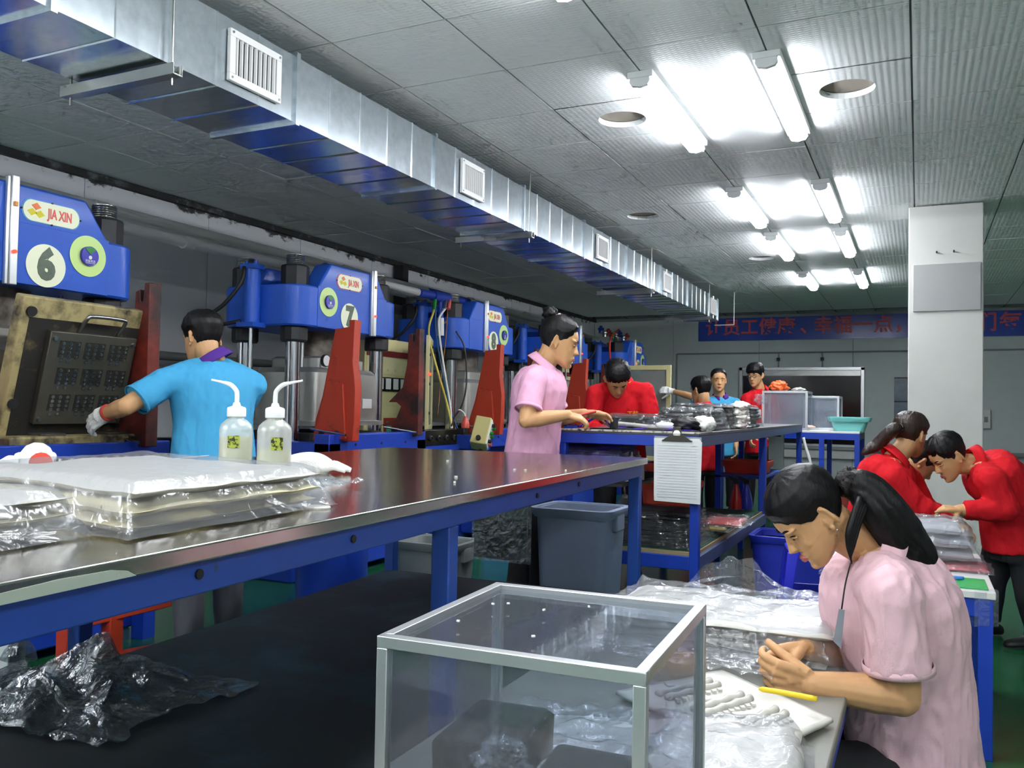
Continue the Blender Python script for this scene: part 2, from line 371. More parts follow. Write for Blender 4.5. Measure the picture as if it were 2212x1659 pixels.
# ------------------------------------------------------------------ ceiling lamps
M_LAMP = emis('tube_cover', 'f4f8ff', LAMP)
M_LAMPB = mat('lamp_body', 'e8eaea', .4)
def lamp_proto():
    t = thing('ceiling_lamp', '', 'lamp')
    MB().bx(-.064, .064, -.6, .6, -.034, 0).build('lamp_tray', M_LAMPB, t, bevel=.003)
    prof = [(-.046, -.034), (-.049, -.052), (-.038, -.070), (0, -.078), (.038, -.070), (.049, -.052), (.046, -.034)]
    MB().prism(prof, (0, -.575, 0), (1, 0, 0), (0, 0, 1), (0, 1.15, 0)).build('diffuser', M_LAMP, t)
    for s_ in (-1, 1): MB().prism([(a*1.04, b*1.02) for a, b in prof], (0, s_*.575, 0), (1, 0, 0), (0, 0, 1), (0, s_*.025, 0)).build('end_cap', M_LAMPB, t)
    return t
lp = lamp_proto(); first = True
SPOTS = [(-1.239, y, 0, k) for k, y in enumerate((-3.0, -.55, 1.85, 3.97, 6.33, 8.06, 10.43))]+[(-.639, y, 1, k) for k, y in enumerate((-3.0, -.55, 1.85, 3.97, 6.33, 8.06, 10.43))]+[(x, y, 2, 0) for x in (-3.64, -4.24, -4.84) for y in (-3.0, -1.2)]+[(x, y, 2, 0) for x in (1.76, 2.36) for y in (-3.0, -.55)]  # outer rows far left and right: unseen lamps added as fill light
ROWN = ['nearest to the camera at the top edge', 'nearest fully visible pair', 'second visible pair', 'third visible pair', 'farthest visible pair']
for x, y, r_, k in SPOTS:
    o = lp if first else copy_tree(lp); first = False
    o.location = (x, y+.6, CZ-.001); side = 'left' if r_ == 0 else 'right'
    o['label'] = 'unseen tube lamp assumed behind the camera to light the room' if k < 2 else 'lit white tube lamp, %s row, %s' % (side, ROWN[k-2])
    o['group'] = 'ceiling tube lamps'
# ------------------------------------------------------------------ air duct
du = thing('air_duct', 'long galvanised sheet metal air duct hanging under the ceiling', 'duct', (-2.74, 5, 2.395))
DX0, DX1, DZ0, DZ1 = -2.985, -2.504, 2.395, 2.69
ys = [-1.85, -.62, .58, 1.78, 2.957, 4.155, 5.365, 6.552, 7.70, 8.885, 10.06, 11.207, 11.75]
def duct_seg(y0, y1):
    n = max(2, round((y1-y0)/.24)); mb = MB(); ring = []
    for k in range(n+1):
        y = lerp(y0, y1, k/n)
        for yy, e in (((y, 0),) if k in (0, n) else ((y-.004, 0), (y, .005), (y+.004, 0))): ring.append((yy, e))
        if k < n: ring.append((y+.12*(y1-y0)/(n*.24)*.5+.04, -.0016))
    ring.sort()
    for yy, e in ring: mb.v += [Vector((DX1+e, yy, DZ0-e)), Vector((DX1+e, yy, DZ1+e)), Vector((DX0-e, yy, DZ1+e)), Vector((DX0-e, yy, DZ0-e))]
    for i in range(len(ring)-1):
        for j in range(4): mb.f.append((4*i+j, 4*i+(j+1) % 4, 4*i+4+(j+1) % 4, 4*i+4+j))
    mb.f += [(0, 1, 2, 3), tuple(len(ring)*4-4+j for j in (3, 2, 1, 0))]
    return mb
for a, b in zip(ys[:-1], ys[1:]):
    duct_seg(a+.002, b-.002).build('duct_section', M_GALV, du)
    MB().bx(DX0-.014, DX1+.014, b-.012, b+.012, DZ0-.014, DZ0).bx(DX0-.014, DX1+.014, b-.012, b+.012, DZ1, DZ1+.014).bx(DX1, DX1+.014, b-.012, b+.012, DZ0, DZ1).bx(DX0-.014, DX0, b-.012, b+.012, DZ0, DZ1).build('duct_flange', M_GALV, du)
M_VENT = mat('vent_white', 'd6d6d4', .45)
for y0, y1 in ((.1, .4), (2.535, 2.838), (4.45, 4.74), (6.836, 7.13), (8.94, 9.262), (11.257, 11.6)):
    z0, z1 = 2.435, 2.645; vt = MB(); x = DX1; w = .03
    for a in ((y0, y1, z0, z0+w), (y0, y1, z1-w, z1), (y0, y0+w, z0+w, z1-w), (y1-w, y1, z0+w, z1-w)): vt.bx(x+.004, x+.022, *a)
    fo = vt.build('vent_frame', M_VENT, du, bevel=.002)
    MB().bx(x+.003, x+.006, y0+.02, y1-.02, z0+.02, z1-.02).build('vent_throat', M_DARK, fo)
    n = 9
    for k in range(n):
        y = lerp(y0+w+.012, y1-w-.012, k/(n-1)); MB().box((x+.014, y, (z0+z1)/2), (.012, .009, z1-z0-2*w), rz=.3).build('vent_slat', M_VENT, fo)
    for yy in (y0+.014, y1-.014):
        for zz in (z0+.014, z1-.014): MB().cyl((x+.02, yy, zz), (x+.026, yy, zz), .005, 8).build('screw', M_STEEL, fo)
for y in (-.7, 2.24, 5.41, 8.43, 11.10):
    hb = MB().bx(DX0-.07, DX1+.06, y-.02, y+.02, DZ0-.058, DZ0-.053).bx(DX0-.07, DX1+.06, y-.022, y-.018, DZ0-.058, DZ0-.016).bx(DX0-.07, DX1+.06, y+.018, y+.022, DZ0-.058, DZ0-.016)
    hr = hb.build('hanger_rail', M_STEEL, du)
    for x in (DX0-.035, DX1+.03): MB().cyl((x, y, DZ0-.09), (x, y, CZ-.001), .005, 8).build('threaded_rod', M_STEEL, hr)
tag(MB().cyl((-2.33, 12.0, 2.35), (-2.33, 12.0, CZ-.002), .006, 8).cyl((-2.33, 12, 2.35), (-2.6, 12, 2.35), .006, 8).build('hanging_rod', M_PIPE), 'thin white hooked rod hanging beyond the end of the duct', 'rod')
# ------------------------------------------------------------------ hydraulic presses along the left wall
XP = -3.6
M_PLATEN = mat('scorched_platen', 'a99a6a', .55, col2='241f18', thr=.56, vscale=7, soft=.10)
M_MOLD = mat('mold_steel', '5b594f', .42, .55, var=.12, vscale=10)
M_CAV = mat('mold_cavity', '37362f', .5, .5)
M_RAM = mat('ram_iron', '6f6a62', .4, .6, col2='33281f', thr=.55, vscale=6, soft=.12)
def hexa(mb, x, y, z0, z1, r, n=8):
    return mb.lathe([(r*.93, z0), (r, z0+.012), (r, z1-.012), (r*.93, z1)], (x, y, 0), n)
def press(num, yc, label, mirror, rich=True):
    P = thing('hydraulic_press', label, 'press', (0, 0, 0), 'blue hydraulic moulding presses'); dY = -1 if mirror else 1
    s = 1 if mirror else -1                                   # side of the crown that carries the labels
    cr = MB().rrect([(-.34, 0, 1.655, .33, .59, .12), (-.34, 0, 1.665, .34, .6, .13), (-.34, 0, 1.915, .34, .6, .13), (-.34, 0, 1.925, .33, .59, .12)], 6).build('crown', M_BLUE, P, smooth='auto')
    MB().prism([(-.40, 1.92), (.40, 1.92), (.27, 2.1), (-.27, 2.1)], (.004, 0, 0), (0, 1, 0), (0, 0, 1), (-.14, 0, 0)).build('crown_front_plate', M_BLUE, cr, bevel=.012)
    MB().prism([(-.40, 1.92), (.40, 1.92), (.27, 2.1), (-.27, 2.1)], (-.54, 0, 0), (0, 1, 0), (0, 0, 1), (-.14, 0, 0)).build('crown_back_plate', M_BLUE, cr, bevel=.012)
    MB().bx(-.55, -.12, -.2, .2, 1.92, 2.02).build('crown_web', M_BLUE, cr, bevel=.01)
    MB().bx(-.02, .003, -.40, .40, 1.66, 1.93).build('crown_face', M_BLUE, cr)
    lug = MB().tube([(-.34+.0, .12+.075*math.cos(a), 2.09+.075*math.sin(a)) for a in [2*PI*k/20 for k in range(21)]], .022, 8).build('lifting_eye', M_BLUE, P, smooth=True)
    for x in (-.13, -.55):
        for y in (-.475, .475):
            MB().cyl((x, y, .72), (x, y, 1.665), .052, 24).build('column', M_CHROME, P, smooth='auto')
            hexa(MB(), x, y, 1.915, 2.06, .092).build('column_nut', M_IRON, P)
            c = MB()
            for k in range(7): c.lathe([(.056, 2.05+k*.011), (.06, 2.0555+k*.011), (.056, 2.061+k*.011)], (x, y, 0), 20)
            c.cyl((x, y, 2.05), (x, y, 2.13), .056, 20).build('column_thread', M_STEEL, P, smooth='auto')
            hexa(MB(), x, y, 1.555, 1.66, .09, 12).build('column_collar', M_IRON, P)
    # ram and steel hood
    MB().cyl((-.34, 0, 1.40), (-.34, 0, 1.66), .20, 28).build('ram', M_RAM, P, smooth='auto')
    for yy in (-.3, .3): MB().cyl((-.2, yy, 1.36), (-.2, yy, 1.66), .012, 10).build('guide_rod', M_CHROME, P)
    hd = MB().rrect([(-.3, 0, 1.0, .31, .39, .02), (-.3, 0, 1.03, .31, .39, .02), (-.3, 0, 1.035, .28, .36, .05), (-.3, 0, 1.36, .28, .36, .06), (-.3, 0, 1.395, .25, .33, .05)], 6).build('steel_hood', M_HOOD, P, smooth='auto')
    MB().rrect([(-.3, 0, 1.39, .22, .26, .04), (-.3, 0, 1.46, .22, .26, .04), (-.3, 0, 1.475, .2, .24, .03)], 5).build('hood_cap', M_HOOD, hd, smooth='auto')
    MB().bx(-.022, -.018, .16, .27, 1.12, 1.19).build('warning_sticker', M_WHITE, hd)
    gg = MB().lathe([(.001, 0), (.04, 0), (.043, .008), (.043, .02), (.001, .02)], (-.03, .28*s, 1.44), 18, R=Matrix.Rotation(PI/2, 3, 'Y')).build('pressure_gauge', M_IRON, P)
    MB().cyl((-.008, .28*s, 1.44), (-.006, .28*s, 1.44), .036, 18).build('gauge_dial', M_WHITE, gg)
    # bed, rails, base
    MB().bx(-.66, -.02, -.42, .42, .86, .955).build('lower_platen', M_IRON, P, bevel=.006)
    MB().bx(-.66, .0, -.6, .6, 0, .78).build('base', M_BLUE3, P, bevel=.01)
    for yy in (-.52, .52): MB().bx(-.6, .26, yy-.06, yy+.06, .78, .9).build('side_rail', M_BLUE3, P, bevel=.006)
    bm_ = MB().bx(.14, .26, -.58, .58, .80, .955).build('front_beam', M_BLUE3, P, bevel=.006)
    for yy in (-.3, 0, .3): MB().cyl((.255, yy, .885), (.263, yy, .885), .01, 10).build('beam_bolt', M_BLACK, bm_)
    rl = MB().bx(.13, .24, .60, 1.10, .84, .965).build('rail_extension', M_BLACKG, P, bevel=.006)
    MB().bx(.10, .25, .60, 1.12, .80, .84).build('rail_tray', M_BLUE3, P)
    for yy in (.68, .80, .92, 1.04): MB().lathe([(.001, 0), (.022, 0), (.022, .012), (.012, .016), (.012, .006), (.001, .006)], (.24, yy, .90), 14, R=Matrix.Rotation(PI/2, 3, 'Y')).build('rail_bolt', M_IRON, rl)
    for yy in (-.5, .5): MB().bx(.16, .24, yy-.035, yy+.035, 0, .8).build('leg', M_BLUE3, P)
    MB().bx(.0, .15, -.5, .5, .05, .6).build('oil_tank', M_BLUE3, P, bevel=.01)
    # tilting arms
    for k, yy in enumerate((-.42, .42)):
        if num == 8 and k == 1: pass
        mt = M_RED if k == 0 else M_DARKRED
        prof = [(.03, .91), (.345, .91), (.355, 1.05), (.36, 1.25), (.335, 1.42), (.345, 1.69), (.30, 1.69), (.30, 1.645), (.19, 1.635), (.10, 1.2), (.05, 1.05)] if k == 0 else \
               [(.08, .93), (.31, .93), (.31, 1.71), (.275, 1.71), (.265, 1.62), (.25, 1.62), (.245, 1.68), (.215, 1.67), (.205, 1.45), (.17, 1.28), (.05, 1.17), (.12, 1.17), (.16, 1.14), (.12, 1.05), (-.02, .995), (.08, .995)]
        a = MB().prism(prof, (0, yy-.035, 0), (1, 0, 0), (0, 0, 1), (0, .07, 0)).build('tilting_arm', mt, P, bevel=.004)
        if k == 0: MB().prism([(.05, .92), (.30, .92), (.27, 1.28), (.14, 1.3), (.09, 1.08)], (0, yy-.05, 0), (1, 0, 0), (0, 0, 1), (0, .018, 0)).build('arm_stiffener', M_RED, a, bevel=.004)
        for xx in (.12, .24): MB().cyl((xx, yy-.07, .965), (xx, yy-.03, .965), .016, 10).build('arm_bolt', M_IRON, a)
        MB().cyl((.05, yy-.08, .985), (.34, yy-.10, .955), .008, 8).build('lever_bar', M_CHROME, a)
    # silver light strip with beacon
    st = MB().bx(.004, .035, s*-.06+(.26 if not mirror else 0)-.028, s*-.06+(.26 if not mirror else 0)+.028, 1.645, 2.125) if False else None
    ys_ = -.10 if mirror else .22
    st = MB().bx(.004, .03, ys_-.018, ys_+.018, 1.645, 2.125).bx(.004, .022, ys_-.034, ys_-.018, 1.645, 2.12).build('light_curtain', M_ALU, P, bevel=.003)
    MB().lathe([(.001, 0), (.009, 0), (.008, .01), (.001, .013)], (.03, ys_, 1.79), 10, R=Matrix.Rotation(PI/2, 3, 'Y')).build('red_beacon', M_LED, st)
    MB().box((.034, ys_, 2.0), (.01, .014, .02)).build('amber_beacon', M_AMBER, st)
    # labels
    yn, yr, yl = (.07, .285, .09) if mirror else (-.055, -.29, -.06)
    def disc(mb, y, z, r, x0, x1, n=40): return mb.cyl((x0, y, z), (x1, y, z), r, n)
    dn = disc(MB(), yn, 1.755, .098, .004, .0065).build('number_disc', M_IVORY, P)
    text('number', str(num), .185 if num < 10 else .15, M_DIGIT, (.0075, yn, 1.755), RX, dn, .0008, .011, sx=.9)
    dr = disc(MB(), yr, 1.835, .098, .004, .0065).build('lime_disc', M_LIME, P)
    dk = disc(MB(), yr, 1.835, .046, .006, .022).build('selector_badge', M_NAVY, dr)
    MB().add([(.0235, yr+.005*0, 1.842)]+[(.0235, yr+.04*math.cos(a), 1.842+.036*math.sin(a)) for a in [PI*.24+PI*.52*k/8 for k in range(9)]], [(0, k+1, k+2) for k in range(8)]).build('badge_sector', M_GREEN, dk)
    MB().cyl((.022, yr, 1.828), (.0232, yr, 1.828), .009, 16).build('badge_emblem', M_WHITE, dk)
    text('badge_lettering', '设备状态', .014, M_WHITE, (.0232, yr, 1.81), RX, dk, .0003)
    text('badge_lettering', 'EQUIPMENT STATE', .006, M_WHITE, (.0232, yr, 1.80), RX, dk, .0003)
    pl = [( .105*math.cos(a)*0 + (.095 if math.cos(a) > 0 else -.095)+.045*math.cos(a), .048*math.sin(a)) for a in [2*PI*k/28 for k in range(28)]]
    lg = MB().prism(pl, (.004, yl, 1.995), (0, 1, 0), (0, 0, 1), (.004, 0, 0)).build('logo_plate', M_IVORY, P)
    MB().prism([(a*1.05, b*1.08) for a, b in pl], (.0035, yl, 1.995), (0, 1, 0), (0, 0, 1), (.002, 0, 0)).build('logo_rim', M_REDTXT if num != 6 else mat('rim_blue', '2c8fc8', .4), lg)
    for (a, b, m_) in ((-.078, .02, M_ORANGE), (-.098, -.008, M_YELL), (-.060, -.012, M_YELL)):
        MB().prism([(-.024, 0), (0, -.017), (.024, .0), (0, .017)], (.0085, yl+a, 1.995+b), (0, 1, -.1), (0, .15, 1), (.001, 0, 0)).build('logo_diamond', m_, lg)
    text('logo_lettering', 'JIA XIN', .062, M_REDTXT, (.0088, yl+.04, 1.993), RX, lg, .0006, .0018, sx=.62)
    for a, b in ((-.15, 0), (.15, 0), (0, .05), (0, -.05)): MB().cyl((.004, yl+a*.98, 1.995+b), (.011, yl+a*.98, 1.995+b), .004, 8).build('rivet', M_IRON, lg)
    # small side cylinder and hose at the near end of the crown
    sc = MB().cyl((-.34, -.645, 1.66), (-.34, -.645, 2.03), .052, 18).bx(-.40, -.28, -.70, -.60, 2.02, 2.05).bx(-.41, -.27, -.71, -.59, 1.64, 1.67).build('side_cylinder', M_BLUE, P, smooth='auto')
    for a in (-.04, .04): MB().cyl((-.34+a, -.66, 2.05), (-.34+a, -.66, 2.075), .012, 8).build('cylinder_bolt', M_BLUE, sc)
    MB().cyl((-.34, -.645, 1.05), (-.34, -.645, 1.66), .014, 10).build('cylinder_rod', M_CHROME, sc)
    MB().tube(bez([(-.36, -.70, 2.03), (-.36, -.73, 1.92), (-.45, -.78, 1.78), (-.6, -.80, 1.68), (-.52, -.74, 1.655), (-.40, -.68, 1.68)], 8), .013, 8).build('hydraulic_hose', M_BLACK, P, smooth=True)
    P.location = (XP, yc, 0)
    return P
p7 = press(7, 4.92, 'blue hydraulic press with number 7 beside the worker in the light blue shirt', False)
p6 = press(6, 2.50, 'nearest blue hydraulic press with number 6 and an opened mould', True)
press(8, 7.03, 'blue hydraulic press with number 8 behind the hanging air hoses', True)
press(9, 9.13, 'blue hydraulic press with number 9 half hidden behind the standing woman in pink', False)
press(10, 11.58, 'farthest blue hydraulic press with number 10', True)
# press 6 stands open: tilted hot platen with the cavity plate
op = thing('opened_mould', 'tilted scorched platen with a dark cavity plate under press number 6', 'mould', (-3.4, 2.63, .9))
A = Vector((-3.47, 0, 1.03)); Bv = Vector((-3.33, 0, 1.575)); ax = (Bv-A); hgt = ax.length; ax.normalize(); nx = Vector((ax.z, 0, -ax.x))
def onp(y, t, n): return A+ax*t+nx*n+Vector((0, y, 0))
def slab(mb, y0, y1, t0, t1, n0, n1):
    return mb.add([onp(y, t, n) for y in (y0, y1) for t in (t0, t1) for n in (n0, n1)], [(0, 1, 3, 2), (4, 6, 7, 5), (0, 4, 5, 1), (2, 3, 7, 6), (0, 2, 6, 4), (1, 5, 7, 3)])
slab(MB(), 2.29, 2.985, -.14, hgt, -.06, 0).build('platen', M_PLATEN, op, bevel=.008)
slab(MB(), 2.33, 2.95, -.06, .475, 0, .0015).build('scorch_mark', mat('scorched_black', '1a1713', .7, col2='6a5c3c', thr=.66, vscale=9, soft=.1), op)
mo = slab(MB(), 2.42, 2.86, .015, .43, 0, .03).build('cavity_plate', M_MOLD, op, bevel=.004)
pocket = {}
for r_ in range(3):
    for c_ in range(3):
        y0 = 2.475+c_*.125+(.012 if r_ == 1 else 0); t0 = .06+r_*.12
        pk = slab(MB(), y0-.006, y0+.096, t0+.018, t0+.092, .03, .0315).build('cavity_pocket', M_CAV, mo)
        for q in range(3):
            for e in range(5 if q < 2 else 4):
                yy, tt = y0+.012+q*.035, t0+.08-e*.019-(0 if q < 2 else 0)
                c = onp(yy, tt, .0315); 
                o = MB().lathe([(.0085, 0), (.0085, .002), (.004, .002), (.001, -.004)], (0, 0, 0), 8, R=Matrix((ax, Vector((0, 1, 0)), nx)).transposed()) if not pocket else None
                if not pocket:
                    ob = o.build('cavity', M_STEEL, pk); pocket['m'] = ob.data; ob.parent = pk
                else: ob = link('cavity', pocket['m'], None, pk)
                ob.location = c
for y in (2.44, 2.84):
    for t in (.04, .40): 
        c = onp(y, t, .03); MB().cyl(c, c+nx*.012, .009, 10).build('guide_pin', M_STEEL, mo)
hp = [onp(2.56, .43, .015), onp(2.56, .50, .05), onp(2.59, .515, .055), onp(2.73, .515, .055), onp(2.76, .50, .05), onp(2.76, .43, .015)]
MB().tube(bez(hp, 4), .009, 8).build('lift_handle', M_STEEL, op, smooth=True)
for y in (2.33, 2.945):
    for t in (.10, .50):
        c = onp(y, t, 0); MB().cyl(c, c+nx*.012, .022, 14).build('corner_bolt', M_IRON, op)
MB().bx(-3.62, -3.36, 2.27, 2.99, .90, .99).build('hinge_beam', M_PLATEN, op, bevel=.01)
for y in (2.42, 2.75): MB().bx(-3.5, -3.38, y, y+.12, .84, 1.0).build('hinge_lug', M_RAM, op, bevel=.006)
lm = thing('lower_mould', 'dark lower mould plate with pins lying open in press number 6', 'mould', (-3.3, 2.8, .80))
MB().bx(-3.40, -2.95, 2.40, 3.02, .845, .885).build('mould_base', M_MOLD, lm, bevel=.004)
pin = None
for i in range(7):
    for j in range(10):
        if pin is None: pin = MB().lathe([(.014, .885), (.011, .895), (.004, .897), (.001, .892)], (0, 0, 0), 8).build('mould_pin', M_STEEL, lm); b0 = pin
        else: b0 = link('mould_pin', pin.data, None, lm)
        b0.location = Vector((-3.36+i*.058, 2.45+j*.057, 0))+(pin.location*0)
MB().bx(-3.36, -2.98, 2.45, 2.97, .70, .845).build('mould_support', M_IRON, lm)
# ------------------------------------------------------------------ pipes behind the presses
pz = [(-4.55, 2.33, .034), (-4.45, 2.215, .036)]
t = thing('white_air_pipe', 'upper white pipe running behind the presses from the left edge', 'pipe', (-4.55, 4, 2.33))
MB().cyl((-4.55, .2, 2.34), (-4.55, 7.45, 2.325), .033, 14).build('pipe_run', M_PIPE, t, smooth='auto')
MB().cyl((-4.55, 7.45, 2.325), (-4.55, 9.2, 2.32), .033, 14).build('pipe_run_blue', M_BLUE3, t, smooth='auto')
MB().cyl((-4.55, 9.2, 2.32), (-4.4, 12.2, 2.2), .033, 14).build('pipe_run', M_PIPE, t, smooth='auto')
for y in (1.2, 3.6, 6.1, 8.4, 9.9): MB().cyl((-4.55, y-.05, 2.33), (-4.55, y+.05, 2.33), .04, 14).build('pipe_joint', M_PIPE, t, smooth='auto')
t = thing('white_return_pipe', 'lower thicker white pipe running below the first one behind the presses', 'pipe', (-4.45, 4, 2.215))
MB().cyl((-4.45, .2, 2.225), (-4.45, 7.0, 2.215), .038, 14).build('pipe_run', M_PIPE, t, smooth='auto')
MB().cyl((-4.45, 7.0, 2.215), (-4.45, 12.0, 2.21), .038, 14).build('pipe_run', mat('grey_pipe', 'a8a9a6', .4), t, smooth='auto')
for y in (1.9, 4.2, 6.0, 8.0, 10.2): MB().cyl((-4.45, y-.04, 2.215), (-4.45, y+.04, 2.215), .045, 14).build('pipe_joint', M_PIPE, t, smooth='auto')
tag(MB().cyl((-4.3, 5.5, 2.02), (-4.3, 8.8, 2.02), .045, 14).build('grey_pipe', mat('pipe_dark', '6d6e6c', .5), smooth='auto'), 'dull grey pipe between the presses numbered 7 and 8', 'pipe')
tag(MB().cyl((-5.3, 3.0, 1.50), (-5.3, 6.0, 1.50), .035, 12).cyl((-5.3, 3.0, 1.40), (-5.3, 6.0, 1.40), .035, 12).build('wall_pipe_pair', mat('pipe_dark', '6d6e6c', .5), smooth='auto'), 'pair of grey pipes low on the left wall behind press 7', 'pipe')
# blue manifold with couplings and air hoses in front of press 8
mn = thing('air_manifold', 'blue pipe manifold with quick couplings left of press number 8', 'manifold', (-3.8, 6.2, 2.0))
a_, b_ = W(905, 632, x=-3.75), W(998, 652, x=-3.75)
MB().cyl(a_, b_, .035, 14).cyl(lerp(a_, b_, .3), lerp(a_, b_, .75), .045, 14).build('manifold_pipe', M_BLUE3, mn, smooth='auto')
MB().cyl(W(825, 612, x=-3.9), W(905, 632, x=-3.75), .03, 12).build('feed_pipe', M_PIPE, mn, smooth='auto')
v0, v1 = W(952, 640, x=-3.75), W(952, 725, x=-3.75)
MB().cyl(v0, lerp(v0, v1, .55), .024, 12).build('drop_pipe', M_BLUE3, mn, smooth='auto')
MB().cyl(lerp(v0, v1, .55), v1, .03, 12).build('ball_valve', M_PIPE, mn, smooth='auto')
MB().cyl(W(952, 700, x=-3.75), W(975, 690, x=-3.7), .014, 10).build('valve_outlet', M_STEEL, mn)
for px_, c_ in ((940, M_GREEN), (963, M_STEEL), (972, M_REDTXT)): MB().cyl(W(px_, 648, x=-3.72), W(px_-3, 668, x=-3.70), .016, 10).build('quick_coupling', c_, mn)
def hose(label, col, pts, r=.009):
    tag(MB().tube(bez([W(*p[:2], x=p[2]) for p in pts], 8), r, 8).build('air_hose', mat('hose_'+col, col, .4), smooth=True), label, 'hose', 'air hoses hanging by press 8')
hose('yellow air hose hanging left of press number 8', 'c9b94a', [(938, 668, -3.70), (926, 720, -3.65), (945, 800, -3.55), (965, 870, -3.5), (977, 925, -3.4)])
hose('white air hose hanging beside the yellow hose by press 8', 'd8d8d2', [(963, 665, -3.70), (948, 690, -3.68), (950, 730, -3.66), (960, 800, -3.55), (973, 880, -3.5), (975, 925, -3.4)])
hose('thin blue air hose hanging among the hoses by press 8', '2a5f8c', [(941, 668, -3.72), (942, 720, -3.7), (955, 800, -3.6), (972, 880, -3.55), (988, 925, -3.4)], .006)
hose('brown air hose hanging among the hoses by press 8', '7a4a2a', [(967, 668, -3.72), (962, 740, -3.7), (953, 810, -3.65), (945, 900, -3.6)], .006)
hose('black cable looping down in front of press number 8', '17181a', [(985, 715, -3.62), (1003, 750, -3.56), (1008, 820, -3.5), (1000, 870, -3.5), (983, 900, -3.45), (975, 920, -3.4)], .007)
hose('red air hose curving down between presses 9 and 10', 'd0362a', [(1337, 712, -3.7), (1322, 725, -3.7), (1317, 745, -3.7), (1318, 775, -3.7)], .014)
vc = thing('valve_cluster', 'cluster of valves and couplings on the pipe left of press number 10', 'valves', W(1325, 720, x=-3.8))
for k in range(8):
    c = W(1298+k*8, 712+(k*7) % 11+k*1.5, x=-3.75-.02*(k % 3))
    MB().lathe([(.001, -.045), (.03, -.045), (.03, -.01), (.042, 0), (.042, .02), (.02, .03), (.02, .05), (.001, .05)], c, 10).build('valve_body', [M_BLUE3, M_STEEL, M_RED, M_GREEN, M_STEEL, M_BLUE3, M_STEEL, M_REDTXT][k], vc)
MB().tube([W(1340, 735, x=-3.75)+Vector((0, .08*math.cos(a), .08*math.sin(a))) for a in [2*PI*k/16 for k in range(17)]], .015, 8).build('valve_wheel', M_BLUE3, vc)
# ------------------------------------------------------------------ control cabinets
def cabinet(x0, y0, y1, label, z1=1.70):
    c = thing('control_cabinet', label, 'cabinet', (x0, (y0+y1)/2, 0), 'cream control cabinets between the presses'); w = y1-y0
    MB().bx(x0-.45, x0, y0, y1, 0, z1).build('body', M_CREAM, c, bevel=.008)
    MB().bx(x0, x0+.006, y0+.02, y1-.02, z1-.15, z1-.10).build('red_stripe', mat('stripe_maroon', '7e2a2c', .5), c)
    MB().bx(x0, x0+.004, y0+.02, y1-.02, z1-.30, z1-.16).build('lamp_strip', mat('cream_light', 'e2d9a8', .5), c)
    for k in range(6):
        y = lerp(y0+.1, y1-.1, k/5); mt = MB().bx(x0, x0+.012, y-.05, y+.05, z1-.44, z1-.32).build('panel_meter', M_BLACKG, c, bevel=.003)
        MB().bx(x0+.012, x0+.014, y-.038, y+.038, z1-.42, z1-.33).build('meter_face', M_WHITE, mt)
        MB().cyl((x0, y, z1-.26), (x0+.01, y, z1-.26), .011, 10).build('pilot_lamp', M_CREAM, c)
    ds = MB().bx(x0, x0+.012, y0+.06, y0+.2, z1-.80, z1-.62).build('controller', M_BLACKG, c, bevel=.003)
    text('controller_digits', '8', .05, M_LED, (x0+.0135, y0+.15, z1-.675), RX, ds, .0005)
    for k in range(3): MB().cyl((x0+.012, y0+.1+k*.03, z1-.76), (x0+.015, y0+.1+k*.03, z1-.76), .007, 8).build('button', M_REDTXT, ds)
    MB().bx(x0, x0+.008, y0+.28, y0+.52, z1-1.0, z1-.66).build('screen_bezel', mat('bezel_red', '9a2a22', .5), c)
    MB().bx(x0+.008, x0+.012, y0+.31, y0+.49, z1-.97, z1-.69).build('screen', mat('screen_green', '3f9a80', .4), c)
    for k in range(5): MB().bx(x0, x0+.002, y0+.06, y0+.24, z1-.9-k*.045, z1-.895-k*.045).build('print_line', M_GREY, c)
    for k in range(6): MB().bx(x0, x0+.003, y0+.05, y1-.05, .2+k*.05, .21+k*.05).build('louvre', M_IRON, c)
    return c
cabinet(-4.02, 5.66, 6.42, 'nearer cream control cabinet with red digit display right of press 7')
cabinet(-4.02, 9.85, 10.6, 'farther cream control cabinet, partly hidden behind the standing woman in pink')
